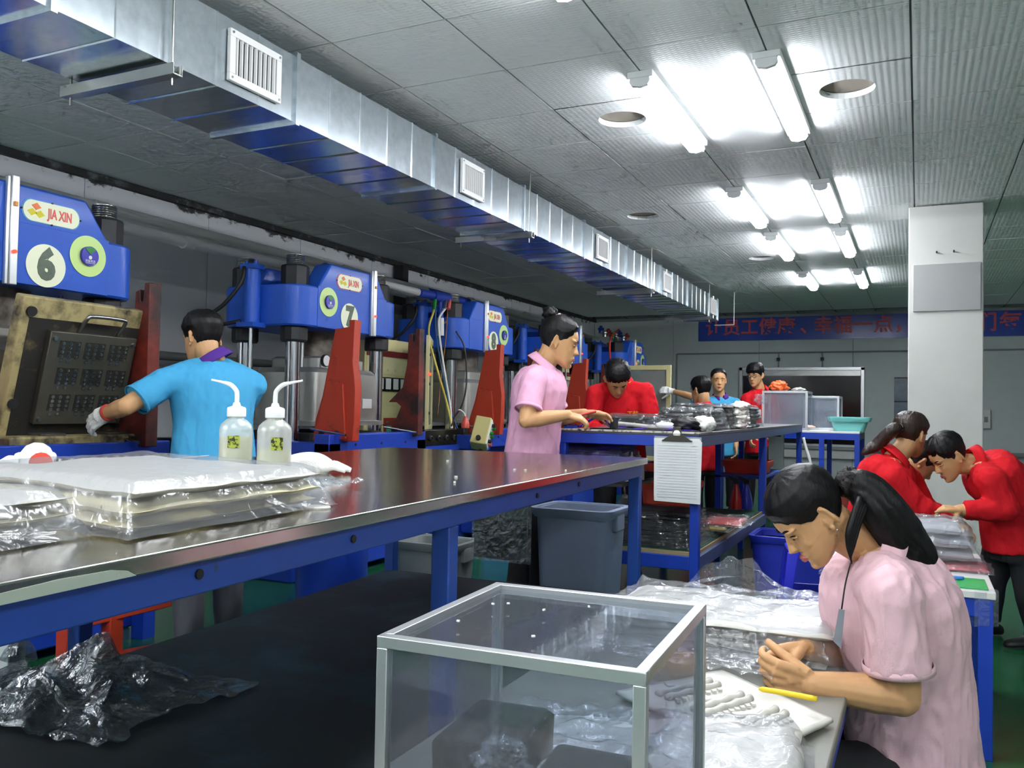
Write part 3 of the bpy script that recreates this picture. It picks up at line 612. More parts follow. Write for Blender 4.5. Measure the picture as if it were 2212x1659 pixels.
def gdoor(p, q, z0, z1, label, led=False):
    p, q = Vector(p), Vector(q); d = thing('glass_door', label, 'door', p); w = .055; u = (q-p).normalized()
    zz = Vector((0, 0, 1)); mb = MB()
    mb.beam(p+zz*z0, p+zz*z1, w, .03, up=u).beam(q+zz*z0, q+zz*z1, w, .03, up=u)
    fr = MB(); n = u.cross(zz)
    for a, b in ((p, p+u*w), (q-u*w, q)): fr.add([v+zz*h+n*t for v in (a, b) for h in (z0, z1) for t in (-.015, .015)], [(0, 1, 3, 2), (4, 6, 7, 5), (0, 4, 5, 1), (2, 3, 7, 6), (0, 2, 6, 4), (1, 5, 7, 3)])
    for h0, h1 in ((z0, z0+w), (z1-w, z1)): fr.add([v+zz*h+n*t for v in (p+u*w, q-u*w) for h in (h0, h1) for t in (-.015, .015)], [(0, 1, 3, 2), (4, 6, 7, 5), (0, 4, 5, 1), (2, 3, 7, 6), (0, 2, 6, 4), (1, 5, 7, 3)])
    fr.build('door_frame', M_CREAM, d, bevel=.003)
    MB().add([v+zz*h+n*t for v in (p+u*w*.8, q-u*w*.8) for h in (z0+w*.8, z1-w*.8) for t in (-.003, .003)], [(0, 1, 3, 2), (4, 6, 7, 5), (0, 4, 5, 1), (2, 3, 7, 6), (0, 2, 6, 4), (1, 5, 7, 3)]).build('pane', film('door_glass_'+str(len(MATS)), 'c8d6d0', .6, .08, .1, 6, .3), d)
    for h in (.2, .5, .8): MB().cyl(p+u*.028+zz*lerp(z0, z1, h)+n*.012, p+u*.028+zz*lerp(z0, z1, h)+n*.026, .012, 10).build('hinge_knob', M_IRON, d)
    MB().cyl(p+zz*lerp(z0, z1, .6)+n*.012, p+zz*lerp(z0, z1, .6)+n*.03, .01, 10).build('red_lamp', M_LED, d)
    MB().beam(p+u*.02+zz*.0, p+u*.02+zz*z0, .04, .04).build('door_post', M_CREAM, d)
gdoor((-3.58, 5.90, 0), (-3.90, 6.50, 0), .93, 1.72, 'open glass door with cream frame between presses 7 and 8')
e0 = W(1352, 800, d=10.2); e1 = W(1450, 796, d=9.9)
gdoor((e0.x, e0.y, 0), (e1.x, e1.y, 0), .55, 1.67, 'open glass door with cream frame held by the man in light blue')
eb = thing('electrical_cabinet', 'tall grey electrical cabinet by the left wall behind press 7', 'cabinet', (-4.95, 7.4, 0))
MB().bx(-5.4, -4.95, 7.0, 7.75, 0, 2.12).build('body', mat('cab_grey', '8a8d86', .5), eb, bevel=.006)
MB().bx(-4.95, -4.93, 7.03, 7.38, .1, 2.08).build('door', mat('cab_grey', '8a8d86', .5), eb, bevel=.003)
MB().bx(-4.95, -4.93, 7.40, 7.72, .1, 2.08).build('door', mat('cab_grey', '8a8d86', .5), eb, bevel=.003)
MB().box((-4.91, 7.2, 1.95), (.05, .09, .03)).build('door_handle', M_BLACK, eb, bevel=.004)
MB().bx(-4.93, -4.925, 7.17, 7.23, 1.82, 1.9).build('warning_label', M_WHITE, eb)
# wall brackets: dark posts and paper patches high on the left wall
for y, l in ((8.2, 'dark steel post rising to the ceiling beside press 8'),): tag(MB().bx(-5.45, -5.33, y, y+.12, 0, CZ-.055).build('wall_post', M_IRON), l, 'post')
# beige push-button pendant box
pb = thing('pushbutton_box', 'tilted beige control box with green buttons beside press 8', 'control box', (-3.2, 6.1, .85))
c0 = W(1040, 936, x=-3.2); ez = Matrix.Rotation(math.radians(-28), 3, 'X') @ Matrix.Rotation(math.radians(20), 3, 'Z')
MB().box(c0, (.13, .15, .24), R=ez).build('box_body', mat('beige_box', 'c4b878', .5), pb, bevel=.008)
fc = MB().box(c0+ez @ Vector((.068, 0, 0)), (.012, .13, .22), R=ez).build('button_panel', M_WHITE, pb, bevel=.003)
for k, (a, b, c_) in enumerate(((-.03, .07, M_BLACK), (.03, .07, M_GREEN), (-.03, 0, M_GREEN), (.03, 0, M_GREEN), (-.03, -.07, M_BLACK), (.03, -.07, M_REDTXT))):
    p = c0+ez @ Vector((.074, a, b)); q = c0+ez @ Vector((.10, a, b)); MB().cyl(p, q, .015, 12).build('button', c_, fc)
p = c0+ez @ Vector((0, -.075, -.08)); q = c0+ez @ Vector((0, -.10, -.08)); MB().cyl(p, q, .02, 12).build('cable_gland', M_BLACK, pb)
MB().cyl((c0.x, c0.y, 0), (c0.x, c0.y, c0.z-.1), .02, 10).build('stand', M_IRON, pb)
# red squeeze bottle on the rail of press 7/8
rb = thing('red_oil_bottle', 'small red squeeze bottle with white spout on the press rail', 'bottle', W(1005, 925, x=-3.42))
c = W(1005, 925, x=-3.42); c.z = .966; rb.location = c
MB().lathe([(.03, 0), (.034, .004), (.034, .045), (.026, .06), (.026, .07), (.014, .085), (.014, .1), (.001, .1)], c, 16).build('bottle_body', mat('bottle_red', 'e05a48', .35), rb, smooth='auto')
MB().tube(bez([c+Vector((0, 0, .095)), c+Vector((-.01, -.005, .125)), c+Vector((-.03, -.03, .15)), c+Vector((-.04, -.05, .152))], 6), .005, 8).build('spout', M_WHITE, rb, smooth=True)
# ------------------------------------------------------------------ steel work table in the middle
M_TTOP = mat('table_steel', 'c2bfb8', .17, 1, var=.08, vscale=1.5, bump=.04, bscale=2.2)
M_SHELF = mat('worn_black_board', '2a2f31', .62, col2='34505c', thr=.62, vscale=3, soft=.12)
M_LEDGE = mat('taped_edge', 'a8b4a4', .6)
st = thing('steel_work_table', 'large stainless steel work table with blue frame across the middle', 'table', (-1.7, 1.6, 0))
dv = Vector((-.0413, .9991, 0)); nv = Vector((-.9991, -.0413, 0)); FF = Vector((-1.09, 3.70, 0)); TZ = .935
def tp(a, w, z): return FF-dv*a+nv*w+Vector((0, 0, z))
def tbox(mb, a0, a1, w0, w1, z0, z1): return mb.add([tp(a, w, z) for a in (a0, a1) for w in (w0, w1) for z in (z0, z1)], [(0, 1, 3, 2), (4, 6, 7, 5), (0, 4, 5, 1), (2, 3, 7, 6), (0, 2, 6, 4), (1, 5, 7, 3)])
LEN, WID = 4.4, 1.33
tbox(MB(), 0, LEN, 0, WID, TZ-.028, TZ).build('table_top', M_TTOP, st, bevel=.004)
for w0, w1 in ((.02, .07), (WID-.07, WID-.02)): tbox(MB(), .02, LEN-.02, w0, w1, TZ-.082, TZ-.028).build('long_rail', M_BLUE2, st, bevel=.003)
for a0, a1 in ((.02, .07), (LEN-.07, LEN-.02)): tbox(MB(), a0, a1, .07, WID-.07, TZ-.082, TZ-.028).build('end_rail', M_BLUE2, st, bevel=.003)
for a in (.02, 1.83, 4.0):
    for w in (.02, WID-.07): tbox(MB(), a, a+.05, w, w+.05, 0, TZ-.082).build('leg', M_BLUE2, st, bevel=.004)
tbox(MB(), .05, LEN, .03, WID-.03, .30, .33).build('lower_shelf', M_SHELF, st, bevel=.004)
MB().prism([(2.86, -.026), (2.875, -.017)]+[(2.9+.08*k, -.012+.004*noise.noise(Vector((k*1.3, 0, 4)))) for k in range(14)]+[(4.0, -.0275)], FF+Vector((0, 0, TZ)), -dv, (0, 0, 1), nv*-.0016).build('tape_strip', M_LEDGE, st)
for a, z in ((.9, .885), (1.3, .88), (2.3, .882), (2.72, .885), (3.1, .88)): MB().cyl(tp(a, .02, z), tp(a, .016, z), .008, 10).build('rail_bolt', M_IRON, st)
# silicone sheets in clear bags on the table
M_SIL = mat('silicone_cream', 'cfc59a', .38, var=.03, vscale=5)
M_SILW = mat('silicone_white', 'c4c2b8', .35)
F_BAG = film('bag_film', 'f0f1f4', .75, .16, .30, 14, .10, fac=.12)
F_CLEAR = film('clear_film', 'f4f7fa', .7, .12, .5, 18, .035)
F_CRISP = film('crisp_film', 'f2f6fa', .65, .1, .6, 26, .07, fac=.22)
def wavy_slab(mb, P0, U, V, z0, th, n=(26, 18), amp=.006, seed=0, ro=.03, droop=0):
    """soft rectangular slab, rounded rim, wavy top"""
    U, V, P0 = Vector(U), Vector(V), Vector(P0); nu, nv_ = n
    def h(a, b):
        p = Vector((a*3+seed, b*3-seed, seed*.7)); return amp*noise.noise(p*1.3)+amp*.5*noise.noise(p*3.1)
    top = []; bot = []
    for i in range(nu):
        for j in range(nv_):
            a, b = i/(nu-1), j/(nv_-1)
            e = min(min(a, 1-a)*U.length, min(b, 1-b)*V.length)/ro
            k = 1 if e >= 1 else math.sqrt(max(0, 1-(1-e)**2))
            wob = Vector((.006*noise.noise(Vector((b*6, seed, a))), .006*noise.noise(Vector((a*6, seed+4, b))), 0))
            p = P0+U*a+V*b+wob
            zz = z0+(th/2)+th/2*k+h(a, b); zb = z0+th/2-th/2*k+h(a, b)*.6
            top.append(Vector((p.x, p.y, zz))); bot.append(Vector((p.x, p.y, zb)))
    o = len(mb.v); mb.v += top+bot; N_ = nu*nv_
    for i in range(nu-1):
        for j in range(nv_-1):
            q = (i*nv_+j, (i+1)*nv_+j, (i+1)*nv_+j+1, i*nv_+j+1); mb.f.append(tuple(o+t for t in q)); mb.f.append(tuple(o+N_+t for t in reversed(q)))
    rim = [i*nv_ for i in range(nu)]+[(nu-1)*nv_+j for j in range(1, nv_)]+[i*nv_+nv_-1 for i in range(nu-2, -1, -1)]+[j for j in range(nv_-2, 0, -1)]
    for k in range(len(rim)): a, b = rim[k], rim[(k+1) % len(rim)]; mb.f.append((o+a, o+b, o+N_+b, o+N_+a))
    return mb
def bag_over(mb, P0, U, V, z0, th, grow=.02, n=(44, 34), seed=0, amp=.008, lip=.05):
    """loose crinkled film lying over a pile, its rim splayed on the table"""
    U, V, P0 = Vector(U), Vector(V), Vector(P0); lu, lv = U.length, V.length; uu, vv = U/lu, V/lv
    def f(a, b):
        x, y = lerp(-lip, lu+lip, a), lerp(-lip, lv+lip, b)
        e = min(min(x, lu-x), min(y, lv-y)); k = 1 if e > .012 else max(0, (e+lip)/(lip+.012)); k = k*k*(3-2*k)
        q = Vector((x*9+seed, y*9, seed)); c = abs(noise.noise(q))+.6*abs(noise.noise(q*2.3))
        p = P0+uu*x+vv*y; p = p+Vector((noise.noise(q*1.7), noise.noise(q*1.7+Vector((9, 0, 0))), 0))*.010
        return Vector((p.x, p.y, z0+.003+k*(th+grow*.2)+c*amp*(1.2 if k > .5 else .5)))
    return mb.grid(f, *n)
def pack(label, P0, U, V, z0, ths, mats, seed, group=None, film_=None, name='silicone_sheet_pack', cat='plastic pack', amp=.006, famp=.008, lip=.05, part='silicone_sheet'):
    c = Vector(P0)+Vector(U)/2+Vector(V)/2; t = thing(name, label, cat, (c.x, c.y, z0), group); z = z0+.002
    for k, th in enumerate(ths):
        sh = Vector((random.uniform(-.012, .012), random.uniform(-.012, .012), 0))
        wavy_slab(MB(), Vector(P0)+sh, U, V, z, th, amp=amp, seed=seed+k*3.7, ro=min(.02, th*.7)).build(part, mats[k % len(mats)], t, smooth=True); z += th+.001
    bag_over(MB(), P0, U, V, z0, sum(ths)+.004, seed=seed, amp=famp, lip=lip).build('plastic_bag', film_ or F_BAG, t, smooth=True)
    return t
pack('thick stack of cream silicone sheets in clear plastic at the table edge', (-1.11, .95, 0), (-.03, .50, 0), (-.62, .10, 0), TZ, (.026, .025, .024), (M_SIL, M_SIL, M_SILW), 3, famp=.004, lip=.035)
pack('white silicone sheet stack in clear plastic at the left picture edge', (-1.17, .28, 0), (-.02, .62, 0), (-.62, -.02, 0), TZ, (.024, .023, .020), (M_SILW, M_SIL, M_SILW), 11, famp=.004, lip=.035)
pw = thing('plastic_wrap_sheet', 'crumpled clear plastic beside the two wash bottles', 'plastic sheet', (-1.5, 1.75, TZ))
MB().grid(lambda a, b: Vector((-1.30-.42*a, 1.50+.38*b-.1*a, TZ+.006+.035*abs(noise.noise(Vector((a*5, b*5, 2))))+.02*abs(noise.noise(Vector((a*13, b*13, 5)))))), 30, 30).build('wrap', F_CRISP, pw, smooth=False)
# loose papers and gloves behind the sheets
pp = thing('paper_sheets', 'loose white paper sheets on the table below press 6', 'paper', (-2.2, 1.85, TZ))
for k, (x, y, r_) in enumerate(((-2.15, 1.75, .5), (-2.22, 2.0, .2))):
    MB().grid(lambda a, b: Vector((x, y, TZ+.003+k*.004+.03*a*a))+Matrix.Rotation(r_, 3, 'Z') @ Vector((-.12+.24*a, -.1+.2*b, 0)), 10, 6).build('sheet', M_WHITE, pp, solid=.001, smooth=True)
M_GLOVE = mat('knit_glove', 'efeee9', .8, bump=.3, bscale=250)
M_CUFF = mat('glove_cuff_red', 'c8402f', .8)
def lying_glove(label, c, rz, z, s=1):
    g_ = thing('cotton_glove', label, 'glove', (c[0], c[1], z), 'white cotton gloves on the table'); R = Matrix.Rotation(rz, 3, 'Z'); c = Vector((c[0], c[1], z))
    mb = MB(); Q = lambda x, y, h: c+R @ (Vector((x, y, h))*s)
    mb.tube(bez([Q(-.09, 0, .022), Q(-.04, .005, .028), Q(.01, 0, .03), Q(.05, -.005, .02)], 5), [.026*s+.012*s*math.sin(k/15*PI) for k in range(16)], 12)
    for k, (y, l) in enumerate(((-.03, .07), (-.01, .085), (.012, .08), (.03, .06))): mb.tube([Q(.03, y*.8, .02), Q(.03+l*.5, y*1.2, .028), Q(.03+l, y*1.4, .014)], [.014*s, .0135*s, .008*s], 8)
    mb.tube([Q(-.01, .03, .02), Q(.02, .06, .022), Q(.05, .075, .014)], [.015*s, .014*s, .009*s], 8)
    o = mb.build('glove_knit', M_GLOVE, g_); md = o.modifiers.new('r', 'REMESH'); md.mode = 'VOXEL'; md.voxel_size = .004; md.use_smooth_shade = True
    MB().tube([Q(-.094, 0, .022), Q(-.088, 0, .0225)], .0255*s, 14).build('cuff_band', M_CUFF, g_, smooth=True)
    return g_
lying_glove('white cotton glove lying at the left edge behind the wrapped sheets', (-2.36, 1.68), 2.6, TZ+.004, 1.2)
lying_glove('white cotton glove lying beside the right wash bottle', (-1.66, 2.08), .6, TZ, 1.0)
tag(MB().lathe([(.001, 0), (.028, 0), (.030, .003), (.028, .005), (.001, .005)], (W(685, 1098, z=TZ).x, W(685, 1098, z=TZ).y, TZ), 24, sx=1, sy=.8).build('white_disc', M_SILW), 'small flat white silicone disc near the front edge of the steel table', 'disc')
for k, (x, y) in enumerate(((967, 997), (985, 1032), (982, 1044), (1112, 1016), (1135, 1017), (1222, 1018))):
    c = W(x, y, z=TZ); tag(MB().box((c.x, c.y, TZ+.003), (.008, .006, .005), rz=k).build('scrap_bit', M_SILW), 'tiny white silicone scrap on the bare steel table', 'scrap', 'silicone scraps on the steel table')
# wash bottles
F_PE = film('milky_pe', 'f2f5f0', .6, .3, .05, 8, .34)
M_LIQ = mat('pale_liquid', 'dcd8a2', .25, trans=.15)
def wash_bottle(label, c, rz, lid=.07):
    b = thing('wash_bottle', label, 'bottle', c, 'wash bottles on the steel table'); c = Vector(c); R = Matrix.Rotation(rz, 3, 'Z')
    MB().lathe([(.001, .001), (.042, .001), (.0465, .006), (.0465, .135), (.043, .150), (.03, .163), (.022, .168), (.022, .175)], c, 28).build('bottle_body', F_PE, b, smooth=True)
    MB().lathe([(.001, .003), (.0445, .004), (.0445, lid+.03), (.001, lid+.03)], c, 28).build('liquid', M_LIQ, b, smooth='auto')
    MB().lathe([(.024, .172), (.0265, .174), (.0265, .196), (.024, .2), (.012, .204), (.009, .214), (.001, .214)], c, 24).build('cap', M_WHITE, b, smooth='auto')
    q = [c+R @ Vector(v) for v in ((0, 0, .20), (0, 0, .235), (.004, 0, .25), (.02, 0, .265), (.045, 0, .272), (.075, 0, .278))]
    MB().tube(bez(q, 6), [.0065]*20+[.006, .0055, .005, .0045, .004, .0038, .0035, .0033, .003, .003, .003], 10).build('bent_nozzle', mat('nozzle_white', 'eef0ee', .35), b, smooth=True)
    l = MB(); 
    for k in range(7):
        a0, a1 = rz_l+k*.1, rz_l+(k+1)*.1
        l.add([c+Vector((.0472*math.cos(a), .0472*math.sin(a), h)) for a in (a0, a1) for h in (.085, .12)], [(0, 2, 3, 1)])
    lb = l.build('label', mat('label_olive', 'a8b43c', .5, col2='2c3018', thr=.52, vscale=90, soft=.03), b)
    return b
rz_l = -1.30
wash_bottle('left wash bottle with pale yellow liquid and bent spout to the left', (-1.775, 1.875, TZ), PI+.43, .085)
rz_l = -1.05
wash_bottle('right wash bottle with clear liquid and bent spout to the right', (-1.62, 1.86, TZ), .43, .055)
# crumpled bag on the lower shelf
F_DARKBAG = film('dull_film', 'd2dade', .5, .15, .8, 20, .10)
cb_ = thing('crumpled_bag', 'crumpled clear plastic bag on the dark lower shelf at bottom left', 'plastic bag', (-2.0, 1.55, .33))
def bagf(a, b):
    r = math.hypot(a-.5, b-.5)*2; q = Vector((a*4, b*4, 1.3))
    return Vector((-2.35+.62*a+.05*noise.noise(q*2), 1.25+.5*b+.18*a+.05*noise.noise(q*2+Vector((5, 0, 0))), .334+max(0, 1-r*r*.8)*.10*(.5+1.6*abs(noise.noise(q)))+.03*abs(noise.noise(q*3))))
MB().grid(bagf, 36, 36).build('bag_skin', F_DARKBAG, cb_, smooth=False)
MB().grid(lambda a, b: bagf(a, b)-Vector((0, 0, .03*(1-abs(2*a-1))*(1-abs(2*b-1)))), 20, 20).build('bag_underside', F_DARKBAG, cb_, smooth=False)
MB().tube(bez([(-2.33, 1.62, .40), (-2.36, 1.66, .5), (-2.36, 1.7, .6)], 4), [.05, .04, .02, .012, .012, .012, .012, .014, .03], 8).build('bag_neck', F_DARKBAG, cb_)
tag(MB().bx(-2.43, -2.375, 1.62, 1.675, .335, .80).build('cable_trunking', mat('trunk_white', 'c9cdcc', .5), bevel=.003), 'short white trunking post at the left edge under the steel table', 'post')
# red frame and machinery under press 6
rf = thing('red_floor_frame', 'low red steel frame on the floor beside press number 6', 'frame', (-3.0, 2.5, 0))
a_, b_ = W(135, 1350, d=3.45), W(365, 1295, d=3.75)
MB().beam(a_, b_, .06, .05).build('top_bar', M_RED, rf, bevel=.004)
for q in (lerp(a_, b_, .05), lerp(a_, b_, .45)): MB().bx(q.x-.03, q.x+.03, q.y-.03, q.y+.03, 0, q.z).build('post', M_RED, rf)
MB().beam(Vector((a_.x, a_.y, .06)), Vector((b_.x, b_.y, .06)), .05, .05).build('floor_bar', M_RED, rf)
# bins and tubs behind the table
M_BIN = mat('bin_grey', '8592aa', .5, var=.06, vscale=3)
def tub(name, label, c, hx, hy, h, m_, lipw=.025, taper=.85, handle=True, group=None, rz=0, cat='bin'):
    t = thing(name, label, cat, c, group); R = Matrix.Translation(Vector(c)) @ Matrix.Rotation(rz, 4, 'Z')
    k = taper; r = min(hx, hy)*.3
    MB().rrect([(0, 0, .0, hx*k, hy*k, r), (0, 0, h, hx, hy, r), (0, 0, h, hx-.012, hy-.012, r), (0, 0, .012, hx*k-.012, hy*k-.012, r)], 5).xf(R).build('body', m_, t, smooth='auto')
    MB().rrect([(0, 0, h-.04, hx+lipw*.3, hy+lipw*.3, r), (0, 0, h-.01, hx+lipw, hy+lipw, r+.01), (0, 0, h+.005, hx+lipw, hy+lipw, r+.01), (0, 0, h+.006, hx-.004, hy-.004, r), (0, 0, h-.04, hx-.006, hy-.006, r)], 5).xf(R).build('rim', m_, t, smooth='auto')
    if handle:
        for s_ in (-1, 1): MB().bx(s_*(hx+.005)-.015, s_*(hx+.005)+.015, -hy*.35, hy*.35, h-.10, h-.02).xf(R).build('grip', m_, t, bevel=.006)
    return t
tub('waste_bin', 'tall blue-grey plastic waste bin behind the steel table', (-1.49, 3.93, 0), .185, .16, .665, M_BIN)
tub('storage_tub', 'light grey plastic tub on the floor behind the steel table', (-2.42, 4.12, 0), .19, .14, .40, mat('tub_grey', '9fa6a4', .5))
tag(MB().lathe([(.001, 0), (.2, 0), (.205, .01), (.2, .03), (.2, .40), (.205, .42), (.2, .44), (.001, .44)], (-3.0, 3.95, 0), 28).build('blue_drum', M_BLUE3, smooth='auto'), 'blue drum on the floor below press number 7', 'drum')
hb_ = thing('hanging_board', 'dark green board in a clear sleeve hanging behind the steel table', 'board', (-1.82, 3.73, .41))
MB().bx(-1.975, -1.69, 3.728, 3.74, .41, .80).build('board', mat('board_green', '12231f', .5), hb_)
MB().bx(-1.985, -1.665, 3.722, 3.7265, .40, .81).build('sleeve', F_CLEAR, hb_)
for x in (-1.93, -1.72): MB().bx(x-.01, x+.01, 3.60, 3.73, .846, .853).bx(x-.01, x+.01, 3.722, 3.73, .76, .853).build('hook', M_STEEL, hb_)
# ------------------------------------------------------------------ packing bench with shelves
bn = thing('packing_bench', 'long blue steel packing bench with shelves beyond the steel table', 'bench', (-1.37, 6.3, 0))
BX0, BX1, BY0, BY1, BZ = -1.76, -.99, 4.26, 8.42, 1.037
MB().bx(BX0, BX1, BY0, BY1, BZ-.018, BZ).build('bench_top', mat('bench_mat', '5a585c', .5, var=.15, vscale=5), bn, bevel=.003)
MB().bx(BX0, BX1+.004, BY0-.006, BY0+.01, BZ-.006, BZ+.004).build('edge_tape', mat('edge_tape_white', 'c9c7bc', .5, col2='2a2a2a', thr=.6, vscale=30), bn)
for x in (BX0, BX1-.04): MB().bx(x, x+.04, BY0+.04, BY1-.04, BZ-.073, BZ-.018).build('side_rail', M_BLUE2 if x < -1.2 else mat('rail_slate', '47557c', .5), bn, bevel=.003)
for y in (BY0, BY1-.04): MB().bx(BX0, BX1, y, y+.04, BZ-.073, BZ-.018).build('end_rail', M_BLUE3, bn, bevel=.003)
for y in (BY0+.002, 6.32, BY1-.05):
    for x in (BX0+.001, BX1-.047): MB().bx(x, x+.046, y, y+.046, 0, BZ-.018).build('leg', M_BLUE3, bn, bevel=.003)
MB().bx(BX0+.02, BX1-.02, BY0+.02, 6.34, .415, .432).build('shelf_board', mat('ply_edge', '9a8a64', .6), bn)
MB().bx(BX0+.03, BX1-.03, BY0+.05, 6.3, .432, .436).build('shelf_mat', mat('cutting_green', '1f4a38', .6), bn)
for x in (BX0, BX1-.04): MB().bx(x, x+.04, BY0+.04, 6.32, .345, .415).build('shelf_side_rail', M_BLUE2 if x < -1.2 else mat('rail_slate', '47557c', .5), bn, bevel=.003)
MB().bx(BX0+.046, BX1-.047, BY0+.004, BY0+.044, .345, .415).build('shelf_front_rail', M_BLUE3, bn, bevel=.003)
MB().bx(BX0+.02, BX0+.36, BY0+.03, 5.3, .74, .755).build('upper_shelf', M_IRON, bn)
MB().bx(-1.36, BX1-.02, 6.36, 7.3, .66, .675).build('tray_shelf', M_BLUE2, bn)
for y in (6.36, 7.26): MB().bx(-1.36, -1.32, y, y+.04, .0, BZ-.018).build('inner_leg', M_BLUE3, bn)
# clipboard hanging on the bench
def clipboard(label, c, w, h, n=4):
    t = thing('clipboard', label, 'clipboard', (c[0], c[1], c[2])); x, y, z = c
    MB().bx(x-w/2, x+w/2, y-.004, y, z, z+h).build('backboard', mat('clip_board', '9aa39f', .5), t)
    for k in range(n): MB().box((x+.003*k-.003, y-.006-.002*k, z+h/2-.004*k), (w*.97, .0012, h*.95), R=Matrix.Rotation(.01*(k-1), 3, 'Y')).build('sheet', mat('form_paper', 'dfe1df', .6, var=.02, vscale=60), t)
    for k in range(20): MB().bx(x-w*.42, x+w*.42, y-.0150, y-.0146, z+h*.86-k*h*.042, z+h*.862-k*h*.042+.0006).build('ruled_line', mat('rule_pale', 'b4b8b8', .6), t)
    cl = MB().bx(x-w*.32, x+w*.32, y-.022, y-.012, z+h*.93, z+h*.95).prism([(-w*.32, 0), (w*.32, 0), (w*.1, .035), (w*.08, .07), (-w*.08, .07), (-w*.1, .035)], (x, y-.016, z+h*.94), (1, 0, 0), (0, 0, 1), (0, -.006, 0)).build('clip', mat('clip_metal', '54524a', .35, .8), t, bevel=.002)
    MB().lathe([(.001, 0), (.018, 0), (.02, .012), (.012, .025), (.001, .027)], (x, y-.02, z+h*1.02), 12).build('clip_knot', M_WHITE, t)
    return t
clipboard('clipboard with handwritten forms hanging on the end of the packing bench', (-1.095, 4.238, .69), .24, .325)
clipboard('small white clipboard hanging on the far part of the packing bench', (W(1677, 990, y=8.38).x, 8.385, .60), .14, .34, 1)
# black goods in plastic on the bench
M_BLK = mat('black_neoprene', '0f1012', .55, bump=.3, bscale=120)
M_PUR = mat('purple_foam', '3a1f9a', .5, bump=.25, bscale=90)
M_PURB = mat('purple_print', '5a34d0', .5)
M_COT = mat('white_wadding', 'eceae2', .9, bump=.5, bscale=60)
def goods(label, x0, x1, y0, y1, z, n, th, seed, m_=None, film_=True, group='black packed goods on the bench'):
    return pack(label, (x0, y0, 0), (x1-x0, 0, 0), (0, y1-y0, 0), z, [th]*n, (m_ or M_BLK,), seed, group, F_CLEAR, 'packed_goods', 'packed goods', .004, .012, .03, 'folded_piece')
goods('low pack of black goods in plastic, leftmost on the bench', -1.66, -1.37, 4.78, 5.1, BZ+.002, 3, .022, 2)
goods('tall pile of black goods in plastic in the middle of the bench', -1.33, -1.03, 4.72, 5.05, BZ+.002, 5, .022, 5)
goods('black goods pile with loose plastic behind the tall pile', -1.40, -1.05, 5.2, 5.6, BZ+.002, 6, .023, 8)
goods('black goods pile with white wadding ends at the right bench edge', -1.22, -1.0, 5.75, 6.1, BZ+.002, 6, .022, 12)
cr_ = thing('crumpled_goods', 'crumpled black and white bagged goods in front of the piles', 'packed goods', (-1.08, 4.5, BZ))
def lump(c, rx, ry, rz_, seed, n=22, rough=.25):
    mb = MB(); vs = []
    for i in range(n):
        for j in range(n*2):
            th, ph = PI*i/(n-1), 2*PI*j/(n*2); d = Vector((math.sin(th)*math.cos(ph), math.sin(th)*math.sin(ph), math.cos(th)))
            k = 1+rough*noise.noise(d*2.2+Vector((seed, 0, 0)))+rough*.6*noise.noise(d*5+Vector((0, seed, 0))); vs.append(Vector(c)+Vector((d.x*rx, d.y*ry, max(-.95, d.z)*rz_))*k)
    mb.add(vs, [(i*2*n+j, i*2*n+(j+1) % (2*n), (i+1)*2*n+(j+1) % (2*n), (i+1)*2*n+j) for i in range(n-1) for j in range(2*n)]); return mb
wd_ = thing('white_wadding', 'white wadding bundle at the right end of the bench piles', 'wadding', (-1.0, 5.55, BZ))
for k in range(4): lump((-1.035+.01*(k % 2), 5.52, BZ+.026+k*.040), .055, .075, .030, 50+k*3, n=16, rough=.35).build('wad', M_COT, wd_, smooth=True)
lump((-1.12, 4.48, BZ+.035), .085, .08, .04, 3).build('black_part', M_BLK, cr_, smooth=True)
lump((-1.03, 4.52, BZ+.04), .06, .06, .045, 7).build('white_part', M_COT, cr_, smooth=True)
lump((-1.24, 4.50, BZ+.035), .10, .05, .03, 9).build('loose_film', F_CLEAR, cr_, smooth=True)
for k in range(3):
    y = 4.40+k*.075
    s_ = thing('strap_band', ['front', 'middle', 'back'][k]+' flat black strap with purple blocks along the near end of the bench', 'strap', (-1.4, y, BZ), 'flat straps on the bench')
    MB().bx(-1.62+.05*k, -1.03-.06*k, y-.022, y+.022, BZ+.001, BZ+.008).build('strap', M_BLK, s_, bevel=.003)
    for x in (-1.52, -1.38, -1.2, -1.11): MB().bx(x, x+.05, y-.023, y+.023, BZ+.008, BZ+.010).build('purple_block', M_PURB, s_)
gl = thing('white_tool', 'white wand shaped tool lying on the black straps', 'tool', (-1.4, 4.36, BZ))
MB().tube(bez([(-1.55, 4.62, BZ+.03), (-1.45, 4.56, BZ+.026), (-1.32, 4.48, BZ+.02), (-1.24, 4.45, BZ+.02)], 6), .012, 8).build('handle', M_SILW, gl, smooth=True)
MB().tube([(-1.27, 4.46, BZ+.028), (-1.25, 4.455, BZ+.028), (-1.18, 4.43, BZ+.028), (-1.165, 4.425, BZ+.028)], [.012, .019, .019, .012], 12).build('roller_head', M_WHITE, gl, smooth=True)
pk_ = thing('purple_band', 'purple and black printed band held on the bench by the woman in pink', 'band', (-1.6, 4.4, BZ))
def bandp(a, b): return Vector((-1.68+.19*a, 4.36+.06*b+.03*math.sin(a*5), BZ+.012+.055*math.sin(a*PI*.9)+.006*noise.noise(Vector((a*6, b*6, 1)))))
MB().grid(bandp, 20, 8).build('band', mat('band_print', '4a28c8', .5, col2='101014', thr=.5, vscale=22, soft=.02), pk_, solid=.006, smooth=True)
MB().bx(-1.50, -1.47, 4.36, 4.42, BZ+.004, BZ+.07).build('black_loop', M_BLK, pk_, bevel=.004)
